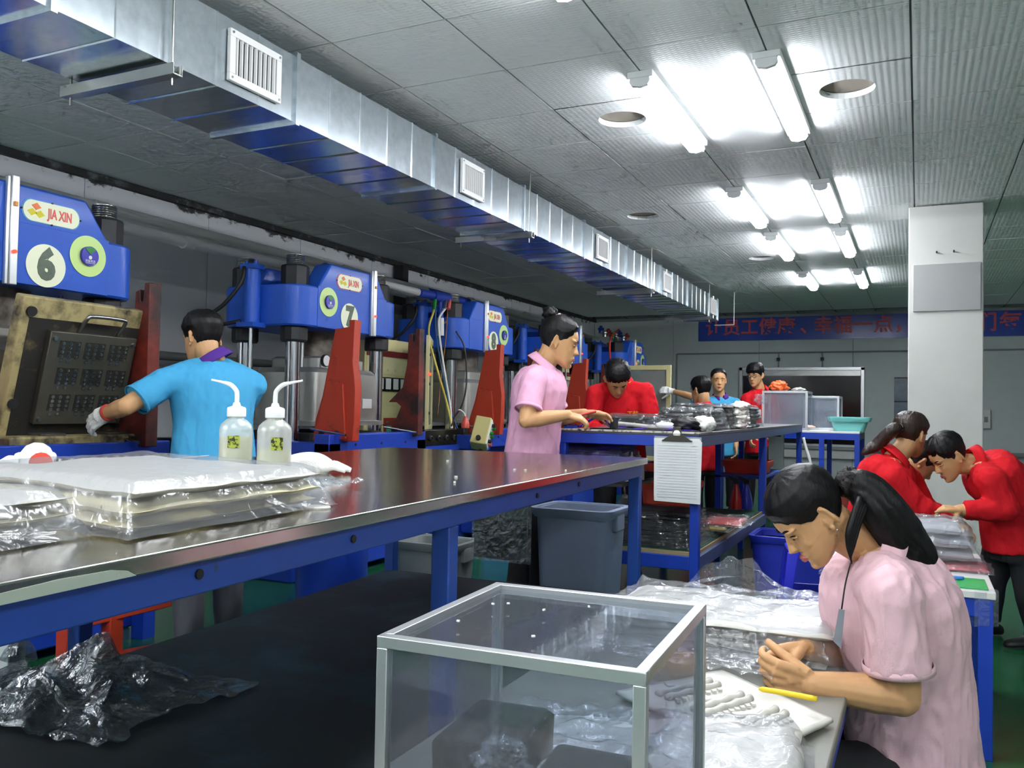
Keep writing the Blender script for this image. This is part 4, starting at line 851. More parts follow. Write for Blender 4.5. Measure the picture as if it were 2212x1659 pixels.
# shelf goods
for k in range(1): goods('thick stack of black sheets in plastic on the lower bench shelf', -1.50, -1.06, 4.33, 4.75, .438, 9, .018, 21)
t = goods('stack of purple foam sheets under the near end of the bench top', -1.74, -1.44, 4.35, 4.7, .757, 8, .024, 31, M_PUR, group='purple sheets'); t['category'] = 'foam sheets'
for k, (c_, n_, z_) in enumerate((('d63a34', 'red', .498), ('e0c21e', 'yellow', .470), ('1f8a3a', 'green', .438))):
    pack('%s coloured strips bundled in clear plastic on the lower bench shelf' % n_, (-1.20-.05*k, 4.85, 0), (.30-.03*k, 0, 0), (0, .3-.05*k, 0), z_, (.022,), (mat('strip_'+n_, c_, .4),), 40+k, 'coloured strip bundles', F_CRISP, 'strip_bundle', 'strips', .004, .02, .04, 'strip_layer')
def squirt(name, label, c, h, m_, r=.04, cat='bottle'):
    t = thing(name, label, cat, c); c = Vector(c)
    MB().lathe([(.001, 0), (r, .002), (r, h*.62), (r*.7, h*.74), (r*.35, h*.78), (r*.35, h*.86), (.006, h*.87), (.004, h), (.001, h)], c, 18).build('bottle_body', m_, t, smooth='auto')
    MB().lathe([(r*.42, h*.77), (r*.42, h*.84), (r*.3, h*.85), (.001, h*.85)], c, 14).build('cap', M_WHITE, t, smooth='auto'); return t
squirt('squeeze_bottle', 'white squeeze bottle right of the purple foam sheets', (-1.41, 4.48, .757), .16, mat('pe_white', 'dfe2de', .4), .035)
squirt('squeeze_bottle', 'cloudy squeeze bottle behind the white one beside the foam sheets', (-1.41, 4.60, .757), .16, mat('pe_cloud', 'c2c4bf', .4), .035)
MB().bx(-1.46, -1.36, 4.40, 4.70, .74, .755).build('upper_shelf', M_IRON, bn)
wb2 = squirt('squeeze_bottle', 'cloudy wash bottle standing on the lower shelf behind the waste bin', (-1.57, 4.86, .438), .24, F_PE, .045)
MB().tube(bez([(-1.57, 4.86, .64), (-1.57, 4.86, .70), (-1.53, 4.86, .72), (-1.49, 4.86, .72)], 5), .005, 8).build('bent_nozzle', M_WHITE, wb2, smooth=True)
tub('red_bowl', 'red plastic bowl on the lower shelf beside the wash bottle', (-1.62, 4.5, .438), .10, .09, .10, mat('bowl_red', 'c4402e', .4), .01, .7, False, cat='bowl')
for k, (c_, n_) in enumerate((('b8241e', 'red'), ('2a3fc0', 'blue'))):
    q = W(1590+k*22, 1085, d=6.2); s_ = thing('spray_bottle', '%s trigger spray bottle behind the coloured strips' % n_, 'spray bottle', (q.x, q.y, .438)); q.z = .438
    MB().lathe([(.001, 0), (.045, .003), (.047, .05), (.03, .13), (.016, .17), (.016, .18)], q, 16).build('bottle_body', mat('spray_'+n_, c_, .3), s_, smooth='auto')
    MB().prism([(-.015, 0), (.02, 0), (.025, .03), (-.055, .06), (-.05, .035), (-.025, .025)], q+Vector((0, -.012, .18)), (1, 0, 0), (0, 0, 1), (0, .024, 0)).build('trigger_head', M_IRON, s_, bevel=.003)
M_TRAY = mat('tray_red', 'd0402a', .4)
tub('red_tray', 'shallow red tray on the small shelf under the far bench', (W(1607, 1020, y=6.6).x, 6.75, .677), .17, .14, .09, M_TRAY, .012, .9, False, cat='tray')
tub('red_crate', 'red plastic crate on the floor shelf left of the spray bottles', (-1.52, 5.75, .438), .17, .2, .22, mat('tray_redo', 'd24a2e', .4), .012, .92, False, cat='crate')
tub('red_crate', 'second red crate stacked on top of the first crate', (-1.52, 5.75, .665), .15, .18, .12, mat('tray_redo', 'd24a2e', .4), .012, .92, False, cat='crate')
tub('blue_crate', 'large blue plastic crate on the floor under the bench', (-.72, 5.75, 0), .24, .2, .36, mat('crate_blue', '2a38b8', .4), .02, .93, True, cat='crate')
# ------------------------------------------------------------------ second bench with display boxes
b2 = thing('display_bench', 'blue framed bench carrying clear display boxes near the far wall', 'bench', (-.95, 9.2, 0))
MB().bx(-1.42, -.50, 8.62, 9.45, .955, .975).build('bench_top', M_WHITE, b2, bevel=.003)
for y in (8.62, 9.41): MB().bx(-1.42, -.50, y, y+.04, .895, .955).build('end_rail', M_BLUE3, b2)
for x in (-1.42, -.54): MB().bx(x, x+.04, 8.66, 9.41, .895, .955).build('side_rail', mat('rail_slate', '47557c', .5), b2)
for x in (-1.42, -.86, -.545):
    for y in (8.62, 9.405): MB().bx(x, x+.045, y, y+.045, 0, .895).build('leg', M_BLUE3, b2)
def clear_box(name, label, P, w, dp, h, fw=.016, rot=0, pane=None, inner=None, cat='display box', lidgap=True):
    t = thing(name, label, cat, P); R = Matrix.Translation(Vector(P)) @ Matrix.Rotation(rot, 4, 'Z'); f = fw
    for x in (0, w-f):
        for y in (0, dp-f): MB().bx(x, x+f, y, y+f, f, h-f).xf(R).build('corner_post', M_ALU, t, bevel=.001)
    for z in (0, h-f):
        for y in (0, dp-f): MB().bx(0, w, y, y+f, z, z+f).xf(R).build('frame_rail', M_ALU, t, bevel=.001)
        for x in (0, w-f): MB().bx(x, x+f, f, dp-f, z, z+f).xf(R).build('frame_rail', M_ALU, t, bevel=.001)
    pm = pane or film('acrylic_'+name, 'dfe4ec', .7, .06, .03, 3, .16); e = .003
    MB().bx(f*.6, w-f*.6, f*.4, f*.4+e, f*.6, h-f*.6).xf(R).build('front_pane', pm, t)
    MB().bx(f*.6, w-f*.6, dp-f*.4-e, dp-f*.4, f*.6, h-f*.6).xf(R).build('back_pane', pm, t)
    MB().bx(f*.4, f*.4+e, f*.6, dp-f*.6, f*.6, h-f*.6).xf(R).build('side_pane', pm, t)
    MB().bx(w-f*.4-e, w-f*.4, f*.6, dp-f*.6, f*.6, h-f*.6).xf(R).build('side_pane', pm, t)
    MB().bx(f*.6, w-f*.6, f*.6, dp-f*.6, h-f*.5-e, h-f*.5).xf(R).build('top_pane', pm, t)
    return t
clear_box('display_box', 'white framed clear display box with orange parts on top', (-1.40, 8.66, .976), .43, .42, .38, .022)
clear_box('display_box', 'clear display box standing behind the first one on the far bench', (-1.05, 9.0, .976), .34, .40, .34, .022)
lump((-1.27, 8.87, 1.356+.045), .085, .07, .055, 5, rough=.4).build('orange_parts', mat('orange_rubber', 'f0662a', .45, bump=.6, bscale=70), None, smooth=True); tag(bpy.data.objects['orange_parts'], 'heap of orange rubber parts on top of the display box', 'parts')
lump((-1.08, 8.87, 1.356+.02), .06, .05, .018, 8, rough=.4).build('white_scraps', M_SILW, None, smooth=True); tag(bpy.data.objects['white_scraps'], 'small white scraps beside the orange parts on the display box', 'scraps')
bs = tub('wash_basin', 'turquoise plastic basin at the right end of the far bench', (-.60, 8.80, .976), .175, .14, .13, mat('basin_turquoise', '7fd0cc', .35), .018, .75, False, cat='basin')
lump((-1.41, 8.66, 1.27), .06, .035, .05, 13, rough=.5).build('plastic_scrap', F_CRISP, None, smooth=False); tag(bpy.data.objects['plastic_scrap'], 'torn clear plastic hanging on the corner of the display box', 'plastic')
for k, (x, y, c_) in enumerate(((-1.2, 8.75, 'd8a8a0'), (-1.1, 8.8, 'b9bfd0'), (-.98, 8.75, 'e6c8b8'))): tag(lump((x, y, .99+.018), .07, .05, .018, 20+k, n=12).build('bench_scrap', mat('scrap_'+c_, c_, .5), None, smooth=True), ['pinkish', 'pale blue', 'peach'][k]+' soft piece inside the display box', 'scrap')
tub('red_tray_stack', 'dark red trays stacked on the floor below the display bench', (-.78, 8.95, 0), .2, .18, .42, mat('tray_dark', '8a3020', .5), .015, .95, False, cat='tray')
hk = tag(MB().tube(bez([W(1735, 945, y=8.36), W(1740, 965, y=8.36), W(1748, 990, y=8.36), W(1752, 1010, y=8.36)], 5), .014, 8).build('white_stick', M_WHITE, smooth=True), 'white stick leaning from the end of the packing bench', 'stick')
# ------------------------------------------------------------------ low table at right
M_TW = mat('wrapped_top', 'd9d8d4', .3, var=.06, vscale=6)
rt = thing('low_side_table', 'low blue table wrapped in plastic behind the seated woman in pink', 'table', (-.03, 3.65, 0))
MB().bx(-.32, .235, 3.27, 4.15, .535, .56).build('table_top', M_TW, rt, bevel=.003)
for y in (3.28, 4.10): MB().bx(-.31, .225, y, y+.04, .475, .535).build('end_rail', M_BLUE3, rt)
for x in (-.31, .185): MB().bx(x, x+.04, 3.32, 4.10, .475, .535).build('side_rail', M_BLUE3, rt)
for x in (-.312, .183):
    for y in (3.275, 4.10): MB().bx(x, x+.044, y, y+.044, 0, .535).build('leg', M_BLUE3, rt, bevel=.003)
MB().bx(.06, .10, 3.5, 3.54, 0, .535).build('leg', M_BLUE3, rt)
MB().grid(lambda a, b: Vector((.17+.075*math.cos(a*PI*1.5-PI*.5)*1.0, 3.25+.03*a+.05*math.sin(a*3), .565-.12*b+.01*noise.noise(Vector((a*5, b*5, 0))))), 14, 10).build('corner_wrap', F_CRISP, rt, smooth=False)
tag(MB().bx(-.02, .215, 3.30, 3.50, .561, .564).build('green_mat', mat('mat_green', '2a9a4a', .5, bump=.3, bscale=80)), 'green cutting mat on the near corner of the low side table', 'mat')
tag(MB().prism([(0, 0), (.10, .004), (.125, .012), (.10, .022), (0, .02)], (.035, 3.40, .5645), (.95, .3, 0), (-.3, .95, 0), (0, 0, .012)).build('blue_tool', mat('tool_blue', '4a8ae0', .35), bevel=.003), 'small light blue tool lying on the green mat', 'tool')
pack('red sheet in clear plastic on the low side table', (-.12, 3.62, 0), (.35, 0, 0), (0, .22, 0), .561, (.012,), (mat('sheet_red', 'd05a62', .5),), 61, None, F_CRISP, 'red_sheet_pack', 'plastic pack', .002, .012, .03, 'red_sheet')
for k in range(3): pack(['lowest', 'middle', 'topmost'][k]+' clear bag of translucent parts piled on the low side table', (-.13+.02*k, 3.70-.01*k, 0), (.33-.04*k, 0, 0), (0, .3, 0), .590+k*.05, (.03,), (mat('part_translucent', 'd8dade', .3, trans=.3),), 70+k, 'bags of parts on the side table', F_BAG, 'parts_bag', 'plastic bag', .008, .016, .03, 'part_layer')
pack('clear plastic packets at the left end of the low side table', (-.31, 3.30, 0), (.15, 0, 0), (0, .3, 0), .561, (.014,), (mat('packet_cream', 'e8dfae', .4),), 81, None, F_CRISP, 'small_packets', 'plastic pack', .006, .012, .02, 'packet')
# plastic stools
def stool(label, c, h=.40, w=.16, rz=0):
    t = thing('plastic_stool', label, 'stool', c, 'blue plastic stools'); R = Matrix.Translation(Vector(c)) @ Matrix.Rotation(rz, 4, 'Z'); m_ = mat('stool_blue', '2b2fd0', .35)
    MB().rrect([(0, 0, h-.03, w, w, .04), (0, 0, h-.006, w, w, .05), (0, 0, h, w-.01, w-.01, .05)], 5).xf(R).build('seat', m_, t, smooth='auto')
    for a in (-1, 1):
        for b in (-1, 1):
            mb = MB(); s0, s1 = w-.03, w+.025
            mb.add([Vector((a*(s+o_*(.02 if k else .028)), b*(s+q_*(.02 if k else .028)), z)) for k, (s, z) in enumerate(((s0, h-.02), (s1, 0))) for o_ in (-1, 1) for q_ in (-1, 1)], [(0, 1, 3, 2), (4, 6, 7, 5), (0, 4, 5, 1), (2, 3, 7, 6), (0, 2, 6, 4), (1, 5, 7, 3)]).xf(R).build('leg', m_, t, bevel=.004)
    for a in (-1, 1):
        MB().bx(a*(w+.002)-.008, a*(w+.002)+.008, -w, w, h*.35, h*.45).xf(R).build('stretcher', m_, t); MB().bx(-w, w, a*(w+.002)-.008, a*(w+.002)+.008, h*.35, h*.45).xf(R).build('stretcher', m_, t)
    return t
stool('blue plastic stool in front of the large blue crate', (-.52, 4.92, 0), .42, .14, .2)
stool('blue plastic stool at the right picture edge behind the man in red', (.72, 5.15, 0), .42, .15, .1)
stool('blue plastic stool under the seated woman in pink', (.0, 2.14, 0), .20, .14, .1)
# ------------------------------------------------------------------ low foreground table with display box and sheets
ft = thing('low_work_table', 'low work table in the foreground covered with white silicone sheets', 'table', (-.5, 1.3, 0)); FZ = .55
MB().bx(-.80, -.135, .15, 2.55, FZ-.025, FZ).build('table_top', mat('fg_top', '77776f', .4, var=.08), ft, bevel=.004)
for x in (-.79, -.185):
    MB().bx(x, x+.04, .2, 2.5, FZ-.085, FZ-.025).build('side_rail', M_BLUE3, ft)
    for y in (.2, 2.46): MB().bx(x, x+.04, y, y+.04, 0, FZ-.085).build('leg', M_BLUE3, ft)
db = clear_box('acrylic_box', 'clear acrylic display box with aluminium frame in the foreground', (-.548, .806, FZ+.001), .308, .33, .34, .0135, .045, film('acrylic_near', 'e6eaf0', .8, .05, .02, 3, .04))
for k, (x, y) in enumerate(((990, 1342), (1152, 1375), (1175, 1318), (1272, 1311), (1065, 1305), (1098, 1304))):
    c = W(x, y, z=.892); tag(MB().box((c.x, c.y, .8925), (.004, .0022, .002), rz=k*.7).build('lint_bit', M_WHITE), 'tiny white lint speck on the lid of the acrylic box', 'speck', 'lint on the box lid')
def tray(label, P0, w, d_, h, rz, m_):
    t = thing('black_tray', label, 'tray', P0, 'black trays in the acrylic box'); R = Matrix.Translation(Vector(P0)) @ Matrix.Rotation(rz, 4, 'Z')
    MB().rrect([(0, 0, 0, w/2-.006, d_/2-.006, .008), (0, 0, h-.004, w/2, d_/2, .008), (0, 0, h, w/2-.003, d_/2-.003, .008)], 3).xf(R).build('tray_body', m_, t, smooth='auto')
    MB().rrect([(0, 0, h, w/2-.006, d_/2-.006, .008), (0, 0, h+.004, w/2-.007, d_/2-.007, .008)], 3).xf(R).build('tray_lid', film('lid_film', 'aab0b4', .6, .06, .1, 10, .08), t, smooth='auto')
tray('black tray at the left inside the acrylic box', (-.47, .955, FZ+.002), .11, .15, .205, .1, M_BLACKG)
tray('black tray with clear lid in the middle of the acrylic box', (-.345, .945, FZ+.002), .125, .13, .175, .05, M_BLACKG)
lump((-.42, .875, FZ+.20), .03, .03, .022, 33, rough=.5).build('film_twist', F_CRISP, None, smooth=False); tag(bpy.data.objects['film_twist'], 'twist of clear film on the trays inside the acrylic box', 'plastic')
# sheets on the table
pack('bagged pile of white silicone sheets at the far end of the foreground table', (-.74, 2.08, 0), (.56, .0, 0), (0, .38, 0), FZ+.001, (.022, .022, .022, .02), (M_SILW,), 90, None, F_BAG, amp=.010, famp=.022, lip=.03)
lp_ = thing('loose_film_fold', 'folded clear plastic film standing up on the far sheet pile', 'plastic sheet', (-.45, 2.42, FZ+.1))
MB().grid(lambda a, b: Vector((-.60+.30*a, 2.44-.06*b+.03*noise.noise(Vector((a*4, b*3, 3))), FZ+.10+.10*math.sin(a*PI)*b+.02*noise.noise(Vector((a*7, b*5, 1))))), 18, 12).build('film_fold', F_CRISP, lp_, smooth=False)
ms = thing('moulded_sheet', 'flat white moulded silicone sheet with raised ribs before the seated woman', 'silicone sheet', (-.35, 1.72, FZ))
SQ = [W(1330, 1500, z=FZ+.01), W(1560, 1455, z=FZ+.01), W(1800, 1560, z=FZ+.01), W(1640, 1640, z=FZ+.01)]
def sq(a, b): return lerp(lerp(SQ[0], SQ[1], a), lerp(SQ[3], SQ[2], a), b)
mbs = MB(); mbs.grid(lambda a, b: sq(a, b)+Vector((0, 0, .004+.004*noise.noise(Vector((a*4, b*4, 2))))), 30, 30); mbs.build('sheet_base', M_SILW, ms, solid=.008, smooth=True)
for r_ in range(3):
    for k in range(3):
        b0 = .18+r_*.28; b_ = b0+k*.075
        if k < 2:
            p0, p1 = sq(.18, b_), sq(.72, b_-.02); MB().tube([lerp(p0, p1, j/10)+Vector((0, 0, .011+.002*math.sin(j*2))) for j in range(11)], .008, 8).build('raised_rib', M_SILW, ms, smooth=True)
        else:
            for j in range(8): p = sq(.22+j*.06, b_-.02); MB().box(p+Vector((0, 0, .011)), (.008, .012, .006), rz=.6).build('bead', M_SILW, ms)
    p = sq(.45, .10+r_*.28); MB().box(p+Vector((0, 0, .011)), (.05, .022, .005), rz=.7).build('raised_pad', M_SILW, ms, bevel=.002)
pack('crumpled bag of white silicone pieces at the bottom edge of the picture', (-.62, 1.16, 0), (.47, .14, 0), (-.04, .27, 0), FZ+.001, (.026, .024), (M_SILW,), 97, None, F_BAG, amp=.012, famp=.024, lip=.03)
bigs = thing('plastic_drape', 'sheet of crinkled clear plastic spread over the foreground sheets', 'plastic sheet', (-.45, 1.75, FZ))
MB().grid(lambda a, b: Vector((-.74+.46*a, 1.90+.20*b, FZ+.028+.016*abs(noise.noise(Vector((a*7, b*6, 4))))+.012*abs(noise.noise(Vector((a*15, b*14, 9)))))), 44, 40).build('drape', F_BAG, bigs, smooth=True)
yp = [W(1640, 1488, z=FZ+.05), W(1690, 1496, z=FZ+.052), W(1765, 1510, z=FZ+.05)]
yt = thing('yellow_strip', 'short yellow rubber strip lying below the hands of the seated woman', 'strip', yp[1])
MB().tube(bez(yp, 6), [.003]+[.0055]*11+[.005], 8).build('strip', mat('strip_yel', 'e6c51c', .5), yt, smooth=True)
# ------------------------------------------------------------------ people
M_SKIN = mat('skin', 'c99a6c', .5, var=.05, vscale=14, spec=.35)
M_HAIR = mat('hair_black', '0e0c0d', .45, spec=.25, var=.3, vscale=60, bump=.22, bscale=110, stretch=(1, 1, .2))
M_HAIRB = mat('hair_brown', '2a1a12', .4, var=.4, vscale=60, bump=.5, bscale=90, stretch=(1, 1, .25))
M_LIP = mat('lips', 'b5635a', .45)
M_EYE = mat('eye_dark', '1a1210', .25)
M_EYEW = mat('eye_white', 'd9d2c8', .4)
M_PINK = mat('polo_pink', 'e3a9c4', .8, bump=.15, bscale=400)
M_PINKF = mat('polo_pale_pink', 'e2b9c0', .8, bump=.15, bscale=400)
M_SKY = mat('polo_sky_blue', '3f9fcc', .8, bump=.15, bscale=400)
M_PURPLE = mat('collar_purple', '4f2389', .8)
M_JACK = mat('jacket_red', 'cc1c26', .8, bump=.15, bscale=300, spec=.15)
M_TROUS = mat('trousers_black', '15161b', .8)
M_TROUG = mat('trousers_grey', '4f5058', .85)
M_SHOE = mat('shoe_black', '121214', .5)
M_GOLD = mat('gold_print', 'd8a821', .6)
def remesh(mb, name, m_, parent, vox, it=6, fac=.5, fold=0, fscale=14, axis=None, seed=0):
    off = Vector((0, 0, 0)); p = parent
    while p is not None: off += p.location; p = p.parent
    me = bpy.data.meshes.new(name); me.from_pydata([v-off for v in mb.v], [], mb.f)
    bm = bmesh.new(); bm.from_mesh(me); bmesh.ops.recalc_face_normals(bm, faces=bm.faces); bm.to_mesh(me); bm.free()
    o = bpy.data.objects.new(name, me); COL.objects.link(o)
    md = o.modifiers.new('r', 'REMESH'); md.mode = 'VOXEL'; md.voxel_size = vox; md.use_smooth_shade = True
    if it: sm = o.modifiers.new('s', 'SMOOTH'); sm.iterations = it; sm.factor = fac
    m2 = bpy.data.meshes.new_from_object(o.evaluated_get(bpy.context.evaluated_depsgraph_get()))
    bpy.data.objects.remove(o); bpy.data.meshes.remove(me); m2.name = name
    if fold:
        ax = axis.normalized() if axis is not None else Vector((0, 0, 1)); S3 = Vector((seed, seed*1.7, 0))
        nn = [v.normal.copy() for v in m2.vertices]
        for v, n in zip(m2.vertices, nn):
            q = v.co-ax*(v.co.dot(ax))*.62; a = noise.noise(q*fscale+S3); b = noise.noise(q*fscale*2.3-S3)
            v.co += n*fold*(a*.9+(1-2*abs(b))*.45-.3)
    m2.polygons.foreach_set('use_smooth', [True]*len(m2.polygons)); m2.materials.clear(); m2.materials.append(m_)
    ob = bpy.data.objects.new(name, m2); COL.objects.link(ob); ob.parent = parent
    return ob
def etube(mb, secs, n=20):
    """loft of ellipses: (centre, axis a, axis b)"""
    k = len(secs); vs = []
    for c, a, b in secs: vs += [c+a*math.cos(2*PI*j/n)+b*math.sin(2*PI*j/n) for j in range(n)]
    fs = [(i*n+j, i*n+(j+1) % n, (i+1)*n+(j+1) % n, (i+1)*n+j) for i in range(k-1) for j in range(n)]
    fs += [tuple(reversed(range(n))), tuple(range((k-1)*n, k*n))]
    return mb.add(vs, fs)
def ball(mb, c, r, n=12, R=None):
    r = Vector(r) if not isinstance(r, (int, float)) else Vector((r, r, r)); vs = []
    for i in range(n+1):
        th = PI*i/n
        for j in range(2*n):
            ph = 2*PI*j/(2*n); d = Vector((r.x*math.sin(th)*math.cos(ph), r.y*math.sin(th)*math.sin(ph), r.z*math.cos(th))); vs.append(Vector(c)+(R @ d if R is not None else d))
    m_ = 2*n
    return mb.add(vs, [(i*m_+j, i*m_+(j+1) % m_, (i+1)*m_+(j+1) % m_, (i+1)*m_+j) for i in range(n) for j in range(m_)])
HL = [(-.004, .004, .074, .066), (0, .018, .082, .050), (.008, .030, .088, .030), (.02, .042, .091, .004), (.035, .051, .0925, -.022), (.05, .057, .0915, -.042), (.07, .0635, .0905, -.062), (.09, .068, .089, -.077), (.11, .0705, .0865, -.087), (.125, .072, .087, -.092), (.14, .0735, .0905, -.096), (.16, .074, .0885, -.098), (.18, .071, .079, -.094), (.2, .061, .06, -.08), (.214, .045, .038, -.058), (.222, .027, .015, -.034), (.226, .004, -.008, -.014)]
def hsec(z):
    if z <= HL[0][0]: return HL[0][1:]
    for a, b in zip(HL[:-1], HL[1:]):
        if z <= b[0]: t = (z-a[0])/(b[0]-a[0]); return tuple(lerp(a[i], b[i], t) for i in (1, 2, 3))
    return HL[-1][1:]
def hpt(ph, z, t=0):
    w, yf, yb = hsec(z); c, s_ = math.cos(ph), math.sin(ph); e = .9
    cc, ss = math.copysign(abs(c)**e, c), math.copysign(abs(s_)**e, s_)
    return Vector(((w+t)*ss, (yf+yb)/2+((yf-yb)/2+t)*cc, z-.105))
class Head:
    def __init__(s, c, f, up, k=1.0):
        f = Vector(f).normalized(); up = Vector(up); r = f.cross(up).normalized(); up = r.cross(f).normalized()
        s.M = Matrix.Translation(Vector(c)) @ Matrix((r, f, up)).transposed().to_4x4() @ Matrix.Scale(k, 4); s.c, s.f, s.up, s.r, s.k = Vector(c), f, up, r, k
    def P(s, x, y, z): return s.M @ Vector((x, y, z-.105))
    def skin(s, mb):
        n = 32; o = len(mb.v); zs = [h[0] for h in HL]
        for z in zs:
            for j in range(n): mb.v.append(s.M @ hpt(2*PI*j/n, z))
        mb.f += [(o+i*n+j, o+i*n+(j+1) % n, o+(i+1)*n+(j+1) % n, o+(i+1)*n+j) for i in range(len(zs)-1) for j in range(n)]
        mb.f += [tuple(o+j for j in reversed(range(n))), tuple(o+(len(zs)-1)*n+j for j in range(n))]
        P = s.P                                                     # nose, brow, lips, ears
        etube(mb, [(P(0, .082, .124), (P(.007, .082, .124)-P(0, .082, .124)), (P(0, .09, .124)-P(0, .082, .124))), (P(0, .086, .10), (P(.011, .086, .1)-P(0, .086, .1)), (P(0, .104, .1)-P(0, .086, .1))), (P(0, .088, .082), (P(.017, .088, .08)-P(0, .088, .08)), (P(0, .116, .08)-P(0, .088, .08))), (P(0, .086, .071), (P(.012, .086, .07)-P(0, .086, .07)), (P(0, .100, .07)-P(0, .086, .07)))], 14)
        R = s.M.to_3x3()
        for a in (-1, 1):
            ball(mb, P(a*.032, .072, .137), (.024, .020, .006), 8, R); ball(mb, P(a*.037, .054, .084), (.018, .024, .022), 8, R)
            e = R @ Matrix.Rotation(a*.55, 3, 'Z'); ball(mb, P(a*.0745, -.006, .104), (.004, .014, .026), 10, e); ball(mb, P(a*.0765, -.001, .078), (.005, .008, .009), 8, e); mb.tube([P(a*(.0785+.007*math.sin(max(0, q_))), -.009-.014*math.sin(q_*.5+.2)*1.0+.013*(1-abs(2*q_/3.3-1))*0, .105+.029*math.cos(q_)) for q_ in [-.5+3.6*w_/11 for w_ in range(12)]], .0048, 8); ball(mb, P(a*.069, .0, .1), (.009, .008, .016), 8, R)
        ball(mb, P(0, .086, .014), (.018, .012, .013), 8, R); ball(mb, P(0, .086, .049), (.026, .011, .013), 8, R)
    def face(s, parent, lids=.5, brow=True, mt=None):
        R = s.M.to_3x3(); P = s.P
        for a in (-1, 1):
            y = hpt(.33, .116).y
            ew = ball(MB(), P(a*.031, y-.0045, .1145), (.0145, .007, .0048+.0035*(1-lids)), 10, R @ Matrix.Rotation(-a*.3, 3, 'Z')).build('eye', M_EYEW if lids < .6 else M_SKIN, parent, smooth=True)
            ball(MB(), P(a*.031, y+.0012, .1140-.002*lids), (.0055, .0025, .0045-.0015*lids), 8, R).build('iris', M_EYE, ew, smooth=True)
            MB().tube([P(a*(.017+.0285*t), hpt((.017+.0285*t)/.075, .119).y+.0005, .1185+.003*math.sin(t*PI)-.004*t) for t in (0, .25, .5, .75, 1)], [.0008, .0018, .002, .0018, .0008], 6).build('eyelash', M_EYE, ew, smooth=True)
            if brow: MB().tube([P(a*(.013+.034*t), hpt((.013+.034*t)/.078, .139).y+.003, .136+.006*math.sin(t*2.4)) for t in (0, .25, .5, .75, 1)], [.002, .0034, .0034, .0028, .001], 6).build('eyebrow', mt or M_HAIR, parent, smooth=True)
        mb = MB()
        for dz, w in ((.0525, .020), (.0445, .018)): mb.tube([P(w*t, hpt(w*t/.075, dz).y+.0065-.006*t*t, dz-(.0025 if dz > .05 else -.001)*t*t) for t in (-1, -.6, -.2, .2, .6, 1)], [.0015, .0042, .0055, .0055, .0042, .0015], 8)
        mb.build('lips', M_LIP, parent, smooth=True)
    def hair(s, parent, m_, line, t0=.010, top=.010, jag=.008, seed=1, name='hair', rough=.0018):
        n, k = 72, 44; rows = []
        for j in range(n+1):
            ph = 2*PI*j/n; a = abs(ph if ph <= PI else ph-2*PI); zl = line[-1][1]
            for (a0, z0), (a1, z1) in zip(line[:-1], line[1:]):
                if a0 <= a <= a1: zl = lerp(z0, z1, (a-a0)/(a1-a0)); break
            zl += jag*noise.noise(Vector((math.cos(ph)*6+seed, math.sin(ph)*6, seed)))+jag*.6*noise.noise(Vector((math.cos(ph)*19, math.sin(ph)*19, seed)))
            rows.append((ph, zl))
        mb = MB(); st_ = []
        for ph, zl in rows:
            for i in range(k):
                q = i/(k-1); z = lerp(zl, .2255, q**.8); e = min(1, q*3.5); t = t0*e+top*max(0, (z-.13)/.095)*e
                t += rough*(noise.noise(Vector((math.cos(ph)*9, math.sin(ph)*9, z*18+seed)))+.7*noise.noise(Vector((math.cos(ph)*24, math.sin(ph)*24, z*25+seed))))*e
                p = hpt(ph, z, max(t, .0015)); p.z += t*max(0, (z-.17)/.055); mb.v.append(s.M @ p)
        for j in range(n):
            for i in range(k-1): mb.f.append((j*k+i, (j+1)*k+i, (j+1)*k+i+1, j*k+i+1))
        mb.f.append(tuple(j*k+k-1 for j in range(n)))
        return mb.build(name, m_, parent, smooth=True)
MEN = [(0, .178), (.55, .172), (.95, .150), (1.25, .118), (1.45, .112), (1.62, .132), (1.9, .100), (2.3, .055), (3.15, .040)]
FRINGE = [(0, .150), (.45, .146), (.8, .142), (1.1, .125), (1.4, .100), (1.62, .125), (1.9, .09), (2.3, .045), (3.15, .03)]
WOM = [(0, .190), (.5, .182), (.9, .158), (1.2, .132), (1.45, .118), (1.65, .128), (1.9, .095), (2.3, .060), (3.15, .048)]
